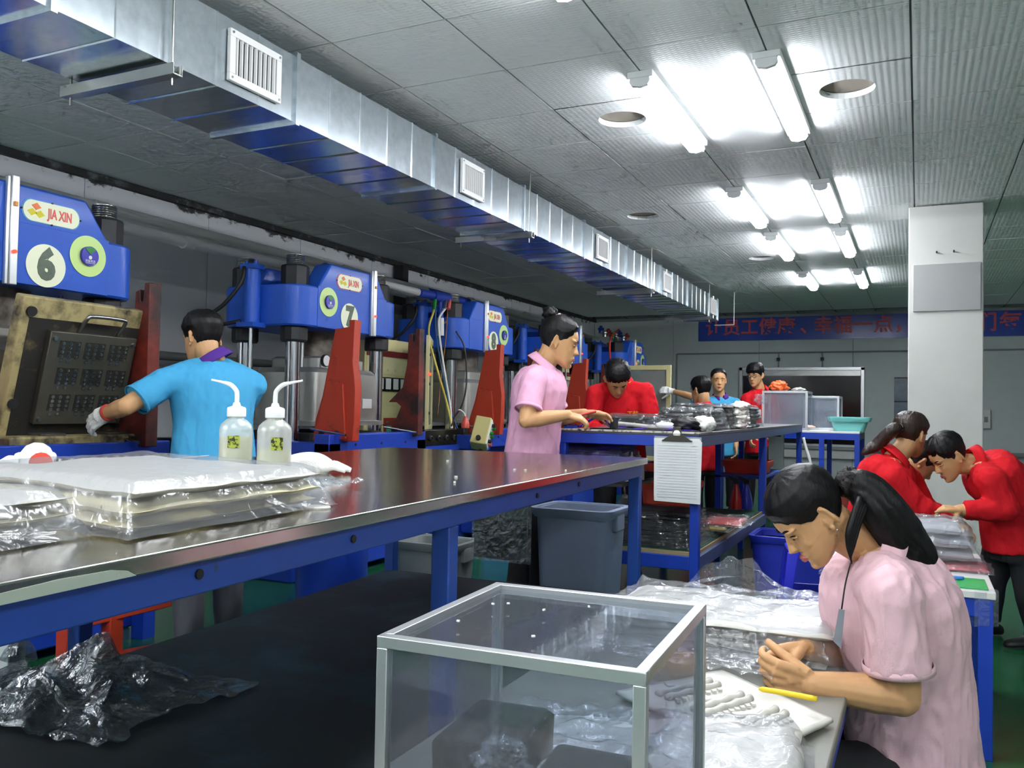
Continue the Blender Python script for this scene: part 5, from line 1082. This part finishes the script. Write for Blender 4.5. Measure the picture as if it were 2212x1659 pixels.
def hand(mb, w, d, pn, side, curl=(.5, .6, .4), spread=.06, thumb=(.5, .3), k=1.0, curls=None):
    """w wrist, d along the hand, pn where the palm faces, side +1/-1: where the thumb sits"""
    d = Vector(d).normalized(); pn = (Vector(pn)-d*Vector(pn).dot(d)).normalized(); lt = d.cross(pn)*side; w = Vector(w)
    base = [(.028, .083, .070), (.009, .088, .078), (-.011, .084, .072), (-.029, .076, .056)]
    for i, (x, l, fl) in enumerate(base):
        kn = w+(lt*x+d*l)*k; mb.tube([w+(lt*x*.55+d*.004)*k, w+(lt*x*.85+d*l*.5)*k, kn], [.0135*k, .0135*k, .0108*k], 10)
        c = curls[i] if curls else curl; p = kn; a = 0; dr = (d+lt*(spread*(1.5-i)/1.5)).normalized(); pts = [p-dr*.01*k]; 
        for seg, cc in zip((.45, .31, .24), c):
            a += cc; q = (dr*math.cos(a)+pn*math.sin(a)); p = p+q*fl*seg*k; pts.append(p)
        mb.tube(bez(pts, 3), [lerp(.0098, .0068, j/9)*k for j in range(10)], 10)
    ball(mb, w+(d*.045-pn*-.002)*k, .018*k, 8)
    b0 = w+(lt*.022+d*.022+pn*.006)*k; td = (d*.62+lt*(thumb[2] if len(thumb) > 2 else .62)+pn*thumb[0]).normalized(); b1 = b0+td*.042*k; t2 = (td+pn*thumb[1]+d*.25).normalized(); b2 = b1+t2*.034*k; b3 = b2+(t2+pn*thumb[1]*.6).normalized()*.026*k
    mb.tube(bez([b0-td*.012*k, b1, b2, b3], 3), [.016*k, .0145*k, .0135*k, .0125*k, .0115*k, .011*k, .0105*k, .0095*k, .009*k, .0078*k], 10)
def person(label, J, H, top, trousers, sleeve='short', hair=None, collar=None, vox=.006, cvox=.009, depth=1.0, width=1.0, mid=None, legs=None, fold=.006, seed=0, hands=None, lids=.5, hem=.14, hairm=None, hline=None, htop=.010, facing=True, mouth=True, gloves=None, armk=1.0, ht0=.010, cname='shirt', cup=0, ck=1.0):
    base = legs['anL'] if legs else J['pelvis']; root = thing('person', label, 'person', (base.x, base.y, 0))
    pel, nk = J['pelvis'], J['neck']; lat = (J['shR']-J['shL']).normalized()
    sp = bez([pel, mid if mid is not None else (pel+nk)/2, nk], 8)
    n0 = len(sp)-1; down = (sp[0]-sp[2]).normalized()
    prof = [(-.30, .172, .125), (-.15, .170, .124), (0, .166, .120), (.2, .158, .114), (.42, .150, .110), (.62, .160, .118), (.78, .168, .118), (.88, .160, .105), (.95, .118, .084), (1.0, .068, .064)]
    def sec(t, gw, gd, ease):
        hw, hd = [lerp(a[i], b[i], (t-a[0])/(b[0]-a[0])) for a, b in zip(prof[:-1], prof[1:]) if a[0] <= t <= b[0]+1e-6 for i in (1, 2)][:2]
        i = max(0, min(n0, t*n0)); a = int(min(i, n0-1)); c = lerp(sp[a], sp[a+1], i-a) if t >= 0 else sp[0]+down*(-t)*(nk-pel).length
        tg = (sp[min(a+1, n0)]-sp[max(a-1, 0)]).normalized() if t >= 0 else -down
        l = (lat-tg*lat.dot(tg)).normalized(); fr_ = tg.cross(l)
        return (c, l*(hw*gw+ease), fr_*(hd*gd+ease))
    # skin: head, neck, arms and hands as one surface (torso and legs inside the clothes)
    mb = MB(); H.skin(mb)
    mb.tube(bez([nk-(nk-sp[-3]).normalized()*.03, nk, H.P(0, -.022, .045), H.P(0, -.02, .09)], 4), [.062]*3+[.056*H.k]*10, 16)
    etube(mb, [sec(t, .8*width, .72*depth, 0) for t in (0, .2, .42, .62, .78, .88, .95)], 16)
    for sd in 'LR':
        s_, e_, w_ = J['sh'+sd], J.get('el'+sd), J.get('wr'+sd)
        mb.tube([lerp(nk, s_, .35), s_], .05*armk, 12)
        if e_ is None: continue
        mb.tube([s_, lerp(s_, e_, .4), e_], [.050*armk, .047*armk, .040*armk], 14); ball(mb, e_, .040*armk)
        fa = lerp(e_, w_, .3); mb.tube([e_, fa, lerp(e_, w_, .65), w_], [.039*armk, .041*armk, .034*armk, .0265*armk], 14); ball(mb, w_, .0265*armk, 8)
        h = (hands or {}).get(sd)
        if h and not (gloves and sd in gloves): hand(mb, w_, **h)
    if legs:
        for sd in 'LR': mb.tube([lerp(pel, legs['hip'+sd], .6), legs['hip'+sd], legs['kn'+sd], legs['an'+sd]], [.07, .075, .055, .035], 12)
    body = remesh(mb, 'body', M_SKIN, root, vox, 3 if vox > .004 else 2, .5)
    # shirt or jacket
    mb = MB(); etube(mb, [sec(t, width, depth, .012) for t in [-hem, -hem*.5, 0, .2, .42, .62, .78, .88, .95, .985]], 26)
    for sd in 'LR':
        s_, e_, w_ = J['sh'+sd], J.get('el'+sd), J.get('wr'+sd)
        c7 = lerp(sp[-1], sp[-3], .5); mb.tube([c7, lerp(c7, s_, .5), s_], [.066, .070, .068*armk], 16); ball(mb, s_, .069*armk)
        if e_ is None: continue
        if sleeve == 'short':
            en = lerp(s_, e_, .72); mb.tube([s_, lerp(s_, e_, .35), en], [.068*armk, .069*armk, .071*armk], 16)
        else:
            en = lerp(e_, w_, .92); mb.tube(bez([s_, lerp(s_, e_, .5), e_, lerp(e_, w_, .5), en], 4), [lerp(.068, .042, (k/16)**1.1)*armk for k in range(17)], 16); ball(mb, e_, .060*armk)
    remesh(mb, cname, top, root, cvox, 8, .6, fold, 15, (nk-pel), seed)
    if sleeve == 'short':
        for sd in 'LR':
            s_, e_ = J['sh'+sd], J.get('el'+sd)
            if e_ is None: continue
            a, b = lerp(s_, e_, .66), lerp(s_, e_, .735); mb = MB().cyl(a, b, .0690*armk, 28, .0705*armk, cap=False); mb.build('sleeve_hem', top, root, smooth=True, solid=.002)
    # collar: a stand-up band turned down over the neck base
    if collar:
        f_ = sec(.9, 1, 1, 0)[2].normalized(); u_ = (H.P(0, -.02, .06)-nk).normalized(); l_ = u_.cross(f_).normalized(); f_ = l_.cross(u_)*-1
        if f_.dot(sec(.9, 1, 1, 0)[2]) < 0: f_ = -f_
        def cf(a, b):
            ph = lerp(.28, 2*PI-.28, a); r = .060+[0, .004, .020, .034][0] if False else None
            prof_ = [(.058, .0), (.060, .034), (.066, .042), (.074, .030), (.092, .000)]; i = min(3, int(b*4)); q = b*4-i; rr, h = lerp(prof_[i][0], prof_[i+1][0], q), lerp(prof_[i][1], prof_[i+1][1], q)
            fr_k = (1+math.cos(ph))/2; return nk+u_*(.012+cup+h*ck-.030*fr_k)+(f_*math.cos(ph)*1.06+l_*math.sin(ph))*(rr*ck+.010*fr_k)
        MB().grid(cf, 40, 9).build('collar', collar, root, smooth=True, solid=.004)
    # trousers and shoes
    if legs:
        mb = MB(); etube(mb, [sec(t, .98*width, .98*min(depth, 1.1), 0) for t in (-.2, -.05, .08)], 20)
        for sd in 'LR':
            hp, kn, an = legs['hip'+sd], legs['kn'+sd], legs['an'+sd]; mb.tube(bez([lerp(pel, hp, .7), hp, lerp(hp, kn, .5), kn, lerp(kn, an, .5), an], 3), [lerp(.098, .062, (k/15)**.8) for k in range(16)], 14)
        remesh(mb, 'trousers', trousers, root, max(cvox, .011), 5, .5, .006, 12, Vector((0, 0, 1)), seed+5)
        for sd in 'LR':
            an = legs['an'+sd]; fd = legs.get('toe', Vector((0, 1, 0))); fd = Vector((fd.x, fd.y, 0)).normalized(); rt_ = Vector((fd.y, -fd.x, 0)); z0 = an.z-.075
            cc = Vector((an.x, an.y, 0)); L2 = [(-.07, .030, .05), (-.03, .034, .075), (.04, .036, .065), (.11, .044, .045), (.17, .036, .032), (.19, .016, .02)]
            etube(MB(), [(cc+fd*a+Vector((0, 0, z0+h/2+.002)), rt_*w2, Vector((0, 0, h/2))) for a, w2, h in L2], 14).build('shoe', M_SHOE, root, smooth=True)
    if hline is not None: H.hair(root, hairm or M_HAIR, hline, ht0*(.6 if hline is MEN else 1), htop, jag=.016 if hline is MEN else .008, seed=seed+1, rough=.0036 if hline is MEN else .0018)
    if facing: H.face(root, lids, True, hairm or M_HAIR)
    root['_H'] = 0; del root['_H']
    return root, body
def stand(pel, f, dz=0, step=.05, gap=.095, lean=Vector((0, 0, 0))):
    f = Vector((f[0], f[1], 0)).normalized(); r = Vector((f.y, -f.x, 0)); o = {}
    for sd, s_ in (('L', -1), ('R', 1)):
        h = pel+r*gap*s_-Vector((0, 0, .06)); o['hip'+sd] = h; a = Vector((pel.x, pel.y, 0))+r*(gap+.02)*s_+f*step*s_+lean; a.z = .078; o['an'+sd] = a; o['kn'+sd] = lerp(h, a, .5)+f*.02
    o['toe'] = f; return o
def img(r, u=0, t=0):
    """direction: r to the right of the picture, u up, t towards the camera"""
    return RT*r+UP*u-FW*t
Z3 = Vector((0, 0, 1))
# -- worker in light blue, back to us, reaching into press 6
d0 = 3.94
H = Head(W(438, 734, d=d0), img(-.80, -.22, -.52), Z3+img(-.12, 0, -.1), .98)
J = dict(neck=W(462, 782, d=d0+.0), pelvis=W(462, 1010, d=d0-.06), shL=W(352, 828, d=d0-.17), shR=W(545, 832, d=d0+.10), elL=W(272, 878, d=d0-.30), wrL=W(228, 893, d=d0-.22), elR=W(470, 960, d=d0+.32), wrR=W(372, 955, d=d0+.33))
pr, _ = person('man in a light blue polo shirt with purple collar working at press number 6', J, H, M_SKY, M_TROUG, 'short', collar=M_PURPLE, vox=.005, hline=MEN, htop=.014, depth=1.08, width=1.12, legs=stand(J['pelvis'], img(-.7, 0, -.7)), fold=.007, seed=2, facing=True, hands={'R': dict(d=img(-.9, -.1, -.2), pn=img(0, -1, 0), side=-1, curl=(.8, .9, .6))}, gloves='L', lids=.8)
mb = MB(); hand(mb, J['wrL'], img(-.6, -.35, -.2), img(-.2, -.5, -.8), -1, (.5, .6, .4), k=1.12); mb.tube([lerp(J['wrL'], J['elL'], .12), J['wrL'], J['wrL']+img(-.6, -.3, -.2)*.05], [.036, .036, .04], 14)
remesh(mb, 'work_glove', M_GLOVE, pr, .0045, 2)
MB().cyl(lerp(J['wrL'], J['elL'], .10), lerp(J['wrL'], J['elL'], .16), .0375, 20).build('glove_cuff', M_CUFF, pr, smooth=True)
sg = W(335, 962, d=d0+.30)
rg = thing('red_air_gun', 'small red blow gun in the right hand of the man at press 6', 'air gun', sg)
MB().tube(bez([sg, sg+img(-.05, .0, 0), sg+img(-.07, -.02, 0)], 4), [.02, .022, .024, .024, .022, .02, .016, .012, .01], 10).build('gun_body', mat('gun_red', 'd23a2a', .4), rg, smooth=True)
MB().cyl(sg+img(-.06, -.015, 0), sg+img(-.10, -.05, 0), .006, 8).build('nozzle', M_STEEL, rg)
# -- woman in pink standing at the bench
d0 = 4.5
H = Head(W(1206, 742, d=d0), img(.93, -.30, .12), Z3+img(.22, 0, 0), 1.07)
J = dict(neck=W(1172, 792, d=d0), pelvis=W(1146, 1000, d=d0), shR=W(1152, 826, d=d0-.17), shL=W(1184, 822, d=d0+.16), elR=W(1137, 908, d=d0-.26), wrR=W(1226, 896, d=d0-.19), elL=W(1205, 905, d=d0+.20), wrL=W(1262, 893, d=d0+.04))
pr, _ = person('woman in a pink polo shirt with a hair bun standing at the packing bench', J, H, M_PINK, M_TROUS, 'short', collar=M_PINK, vox=.0045, hline=WOM, htop=.008, depth=1.14, width=1.0, legs=stand(J['pelvis'], img(1, 0, -.2)), fold=.008, seed=8, hem=.2, lids=.75,
    hands={'R': dict(d=img(.88, -.25, -.25), pn=img(-.2, -.85, -.3), side=1, curl=(.5, .8, .5), thumb=(.3, .1)), 'L': dict(d=img(.9, -.1, -.1), pn=img(-.1, -.8, .5), side=-1, curl=(.25, .4, .3), thumb=(.3, .1))})
bn_ = lump(H.P(0, -.085, .236), .040, .038, .036, 4, n=16, rough=.25).build('hair_bun', M_HAIR, pr, smooth=True)
for k in range(8):
    a = 2*PI*k/8; ball(MB(), H.P(.018+.012*math.cos(a), -.048+.006*math.sin(a)*2, .232+.012*math.sin(a)), .0055, 6).build('hair_bead', mat('bead_pink', 'e8b8c0', .3), pr, smooth=True)
rp = tag(MB().cyl(W(1250, 897, d=d0-.14), W(1286, 889, d=d0-.06), .007, 10).build('red_marker', mat('marker_red', 'd0403a', .4), smooth='auto'), 'red marker in the hand of the standing woman in pink', 'marker')
# -- man in red bending over the bench
d0 = 5.75
H = Head(W(1332, 818, d=d0-.06), img(.12, -.80, .55), img(.02, .62, .8), 1.0)
J = dict(neck=W(1338, 832, d=d0+.08), pelvis=W(1338, 990, d=d0+.22), shR=W(1288, 852, d=d0), shL=W(1392, 848, d=d0+.02), elR=W(1274, 925, d=d0-.02), wrR=W(1320, 938, d=d0-.22), elL=W(1412, 925, d=d0), wrL=W(1370, 940, d=d0-.22))
pr, _ = person('man in a red jacket bending over the bench opposite the woman in pink', J, H, M_JACK, M_TROUS, 'long', collar=M_JACK, vox=.006, hline=MEN, htop=.014, depth=1.12, width=1.08, legs=stand(J['pelvis'], img(0, 0, 1)), fold=.008, seed=14, lids=.9, armk=1.06, cname='jacket', hands={'R': dict(d=img(.6, -.3, .6), pn=-Z3, side=1), 'L': dict(d=img(-.6, -.3, .6), pn=-Z3, side=-1)})
q = lerp(J['neck'], J['pelvis'], .34)+img(0, 0, .152); text('chest_print', '工装', .04, M_GOLD, q+img(.07, -.02, 0.004), Matrix((RT, UP, -FW)).transposed(), pr, .001)
# -- man in red seen from behind
d0 = 8.6
H = Head(W(1514, 845, d=d0), img(-.55, -.15, -.8), Z3+img(-.1, 0, -.15), 1.1)
J = dict(neck=W(1519, 876, d=d0+.0), pelvis=W(1523, 1000, d=d0-.05), shL=W(1484, 893, d=d0-.02), shR=W(1560, 892, d=d0+.0), elL=W(1478, 945, d=d0+.02), wrL=W(1500, 955, d=d0+.25), elR=W(1566, 945, d=d0+.05), wrR=W(1540, 955, d=d0+.25))
person('man in a red jacket seen from behind between the bench and the far press', J, H, M_JACK, M_TROUS, 'long', collar=M_JACK, vox=.007, cvox=.011, hline=MEN, htop=.014, depth=1.05, legs=stand(J['pelvis'], img(-.3, 0, -1)), fold=.007, seed=20, facing=False, cname='jacket')
# -- man in light blue holding the far glass door
d0 = 9.5
H = Head(W(1552, 823, d=d0), img(-.10, -.05, 1), Z3, 1.08)
J = dict(neck=W(1555, 858, d=d0+.04), pelvis=W(1562, 968, d=d0+.05), shR=W(1523, 872, d=d0), shL=W(1588, 872, d=d0), elR=W(1492, 856, d=d0+.1), wrR=W(1452, 845, d=d0+.3), elL=W(1597, 925, d=d0), wrL=W(1590, 965, d=d0-.1))
pr, _ = person('man in a light blue polo shirt facing the camera and holding a cabinet door', J, H, M_SKY, M_TROUS, 'short', collar=M_PURPLE, vox=.0065, cvox=.011, hline=[(0, .196), (.5, .192), (.85, .175), (1.2, .14), (1.45, .12), (1.62, .132), (1.9, .105), (2.3, .06), (3.15, .05)], ht0=.005, htop=.006, width=1.1, depth=1.1, legs=stand(J['pelvis'], img(0, 0, 1)), fold=.007, seed=26, lids=.62, gloves='R', hands={'L': dict(d=-Z3, pn=img(-1, 0, 0), side=1)})
mb = MB(); hand(mb, J['wrR'], img(-.9, .15, -.1), img(0, -.3, -.9), 1, (.6, .7, .5), k=1.15); mb.tube([lerp(J['wrR'], J['elR'], .12), J['wrR'], J['wrR']+img(-.05, .005, 0)], [.034, .034, .04], 12)
remesh(mb, 'work_glove', M_GLOVE, pr, .006, 2)
# -- young man with glasses
d0 = 9.6
H = Head(W(1632, 812, d=d0), img(-.62, -.18, .75), Z3+img(-.08, 0, .05), 1.06)
J = dict(neck=W(1641, 842, d=d0+.04), pelvis=W(1642, 962, d=d0+.02), shR=W(1613, 862, d=d0-.04), shL=W(1668, 858, d=d0+.08), elR=W(1612, 915, d=d0-.06), wrR=W(1622, 945, d=d0-.25), elL=W(1676, 915, d=d0+.08), wrL=W(1662, 948, d=d0-.1))
pr, _ = person('young man with glasses and a red jacket standing by the dark window', J, H, M_JACK, M_TROUS, 'long', collar=M_JACK, vox=.0065, cvox=.011, hline=FRINGE, htop=.014, legs=stand(J['pelvis'], img(-.5, 0, .8)), fold=.007, seed=33, lids=.4, cname='jacket', hands={'R': dict(d=img(-.2, -.7, .6), pn=img(.8, 0, 0), side=1)})
gs = MB()
for a in (-1, 1): gs.tube([H.P(a*.032+.020*math.cos(t), .098, .114+.014*math.sin(t)) for t in [2*PI*k/16 for k in range(17)]], .0022, 6); gs.tube([H.P(a*.052, .097, .116), H.P(a*.074, .05, .118), H.P(a*.078, 0, .118)], .002, 6)
gs.tube([H.P(-.012, .1, .117), H.P(.012, .1, .117)], .002, 6).build('glasses', M_BLACK, pr, smooth=True)
bd = lerp(J['neck'], J['pelvis'], .42)+img(-.05, 0, .14); bo = MB().box(bd, (.06, .004, .09), rz=YAW+.4).build('badge', M_WHITE, pr); MB().tube([bd+Z3*.045, bd+Z3*.2+img(.04, 0, 0)], .003, 6).build('lanyard', M_BLACK, bo)
# -- woman in red with a ponytail, leaning over the side table
d0 = 4.55
H = Head(W(1966, 942, d=d0), img(.82, -.22, -.5), Z3+img(.25, 0, -.1), .96)
J = dict(neck=W(1930, 992, d=d0-.02), pelvis=W(1880, 1175, d=d0-.02), shR=W(1925, 1035, d=d0-.17), shL=W(1962, 1040, d=d0+.15), elR=W(1990, 1100, d=d0-.20), wrR=W(2058, 1128, d=d0-.22), elL=W(2000, 1100, d=d0+.12), wrL=W(2050, 1118, d=d0-.0))
pr, _ = person('woman in a red jacket with a brown ponytail leaning over the side table', J, H, M_JACK, M_TROUS, 'long', collar=M_JACK, vox=.005, hline=WOM, htop=.007, depth=1.12, width=1.02, mid=W(1898, 1075, d=d0-.02), legs=stand(J['pelvis'], img(.9, 0, -.3), step=.04), fold=.009, seed=40, lids=.6, hairm=M_HAIRB, armk=1.1, cname='jacket', hands={'R': dict(d=img(.85, -.45, .1), pn=img(-.2, -.9, 0), side=-1, curl=(.5, .6, .4)), 'L': dict(d=img(.8, -.3, .2), pn=-Z3, side=1)})
pt = bez([H.P(0, -.10, .13), H.P(0, -.14, .115)+img(-.01, 0, 0), W(1895, 960, d=d0-.02), W(1875, 972, d=d0-.02), W(1862, 982, d=d0-.02)], 6)
MB().tube(pt, [.016, .02, .024, .027, .03, .033, .034, .035, .035, .035, .034, .034, .033, .032, .031, .03, .028, .026, .024, .022, .02, .017, .014, .010, .004], 14).build('ponytail', M_HAIRB, pr, smooth=True)
MB().tube([H.P(.021*math.cos(t), -.106, .128+.021*math.sin(t)) for t in [2*PI*k/14 for k in range(15)]], .008, 8).build('hair_tie', M_BLACK, pr, smooth=True)
# -- person half hidden behind her
d0 = 4.95
H = Head(W(1985, 1000, d=d0), img(.65, -.72, .1), img(.55, .7, .1), .98)
J = dict(neck=W(1955, 1030, d=d0+.04), pelvis=W(1930, 1190, d=d0+.1), shR=W(1945, 1060, d=d0-.1), shL=W(1965, 1060, d=d0+.2), elR=W(1975, 1120, d=d0-.05), wrR=W(2020, 1135, d=d0-.1), elL=W(1990, 1120, d=d0+.2), wrL=W(2035, 1135, d=d0+.05))
person('dark-haired person bending down half hidden behind the woman with the ponytail', J, H, M_JACK, M_TROUS, 'long', collar=M_JACK, vox=.006, cvox=.011, hline=MEN, htop=.010, legs=stand(J['pelvis'], img(.9, 0, 0), step=.03), fold=.007, seed=47, lids=.9, cname='jacket', hands={'R': dict(d=img(.8, -.5, 0), pn=-Z3, side=1)})
# -- man in red bending in from the right
d0 = 4.36
H = Head(W(2052, 988, d=d0), img(-.80, -.60, .06), img(-.60, .78, 0), .96)
J = dict(neck=W(2112, 1002, d=d0), pelvis=W(2190, 1165, d=d0), shL=W(2138, 1040, d=d0-.16), shR=W(2128, 1035, d=d0+.2), elL=W(2172, 1098, d=d0-.2), wrL=W(2074, 1102, d=d0-.16), elR=W(2150, 1095, d=d0+.22), wrR=W(2080, 1108, d=d0+.12))
pr, _ = person('man in a red jacket bending in from the right over the side table', J, H, M_JACK, M_TROUS, 'long', collar=M_JACK, vox=.005, hline=MEN, htop=.013, depth=1.15, width=1.05, mid=W(2172, 1062, d=d0), legs=stand(J['pelvis'], img(-1, 0, .1), step=.06), fold=.009, seed=52, lids=.85, armk=1.1, hem=.1, cname='jacket', hands={'L': dict(d=img(-.9, .1, .1), pn=img(0, -.9, -.2), side=1, curls=[(.1, .15, .1), (.6, .7, .4), (.8, .8, .5), (.9, .8, .5)]), 'R': dict(d=img(-.9, -.1, 0), pn=-Z3, side=-1)})
# -- seated woman in pale pink in the foreground
d0 = 1.97
H = Head(W(1757, 1116, d=d0), img(-.70, -.715, .04), img(-.715, .70, 0), .88)
J = dict(neck=W(1888, 1192, d=d0+.03), pelvis=W(1968, 1660, d=d0+.08), shL=W(1928, 1290, d=d0-.13), shR=W(1880, 1280, d=d0+.22), elL=W(1945, 1505, d=d0-.13), wrL=W(1752, 1478, d=d0-.14), elR=W(1872, 1425, d=d0+.16), wrR=W(1742, 1400, d=d0+.0))
f_ = img(-1, 0, 0); pel = J['pelvis']; r_ = Vector((f_.y, -f_.x, 0)).normalized(); lg = {'toe': f_}
for sd, s_ in (('L', -1), ('R', 1)):
    lg['hip'+sd] = pel+r_*.08*s_-Z3*.0; lg['kn'+sd] = Vector((pel.x, pel.y, 0))+f_*.34+r_*.10*s_+Vector((0, .0, .33)); lg['an'+sd] = Vector((pel.x, pel.y, .078))+r_*.12*s_+f_*.30
pr, _ = person('seated woman in a pale pink polo shirt with a long black ponytail in the foreground', J, H, M_PINKF, M_TROUS, 'short', collar=M_PINKF, vox=.0032, cvox=.006, hline=[(0, .170), (.5, .165), (.9, .148), (1.2, .132), (1.45, .120), (1.65, .132), (1.9, .10), (2.3, .065), (3.15, .055)], ht0=.009, htop=.009, depth=1.22, width=.98, mid=W(1952, 1420, d=d0+.06), legs=lg, fold=.011, seed=61, lids=.85, hem=.1, armk=1.04, cup=-.005, ck=1.06,
    hands={'L': dict(d=img(-.95, .22, -.05), pn=img(-.1, .25, -1), side=-1, curls=[(.7, .9, .5), (1.05, 1.2, .7), (1.15, 1.2, .8), (1.25, 1.2, .8)], thumb=(.55, .35, .16)), 'R': dict(d=img(-.97, -.12, .1), pn=img(-.15, -.75, .55), side=1, curls=[(.5, .7, .4), (.8, .9, .5), (.9, 1.0, .5), (1.0, 1.0, .6)], thumb=(.5, .3, .35))})
pt = bez([W(1832, 1046, d=d0), W(1868, 1058, d=d0-.02), W(1905, 1100, d=d0-.035), W(1948, 1158, d=d0-.03), W(1988, 1195, d=d0-.03), W(2012, 1218, d=d0-.03)], 6)
mb = MB()
for i in range(9):
    a = 2*PI*i/9; pts = []
    for k, p in enumerate(pt):
        t = k/(len(pt)-1); tg = (pt[min(k+1, len(pt)-1)]-pt[max(k-1, 0)]).normalized(); s1 = tg.cross(FW).normalized(); rr = .018+.022*math.sin(min(1, t*1.6)*PI/2)-.026*max(0, t-.6)/.4
        pts.append(p+s1*rr*math.cos(a)+FW*rr*.6*math.sin(a)+Vector((0, 0, .004*noise.noise(Vector((t*4, i, 3))))))
    mb.tube(pts, [lerp(.015, .017, min(1, k/8))*(1-.55*max(0, k/(len(pt)-1)-.55)/.45) for k in range(len(pt))], 8)
remesh(mb, 'ponytail', M_HAIR, pr, .0045, 3, .5, .002, 40, pt[-1]-pt[0], 3)
mb = MB()
for i in range(4):
    pts = bez([W(1858+4*i, 1075+6*i, d=d0-.05), W(1836+5*i, 1140, d=d0-.075+.005*i), W(1833+3*i, 1180, d=d0-.075), W(1840-1*i, 1218-3*i, d=d0-.07)], 5); mb.tube(pts, [.008]*8+[.007, .0065, .006, .005, .004, .003, .002, .0015], 7)
mb.build('loose_lock', M_HAIR, pr, smooth=True)
lump(W(1834, 1042, d=d0), .030, .026, .032, 6, n=16, rough=.35).build('hair_scrunchie', mat('scrunchie', '17100e', .6, bump=.6, bscale=120), pr, smooth=True)
c = H.P(-.081, -.004, .068); ball(MB(), c, .0028, 8).build('earring', M_CHROME, pr, smooth=True)
b0 = W(1812, 1312, d=d0-.05); bo = MB().add([W(1800+dx, y, d=d0-.10+e) for e in (0, .003) for dx, y in ((12, 1315), (25, 1318), (17, 1402), (0, 1385))], [(0, 1, 2, 3), (7, 6, 5, 4), (0, 4, 5, 1), (1, 5, 6, 2), (2, 6, 7, 3), (3, 7, 4, 0)]).build('badge', mat('badge_grey', '8d939c', .3), pr)
MB().tube(bez([W(1818, 1316, d=d0-.095), W(1826, 1262, d=d0-.09), W(1838, 1215, d=d0-.09)], 4), .0018, 6).build('lanyard', M_BLACK, bo, smooth=True)
tip = W(1660, 1424, d=d0-.05); tag(lump(tip, .008, .006, .010, 2, n=8).build('small_part', M_SILW, None, smooth=True), 'small white part pinched between the fingers of the seated woman', 'part')
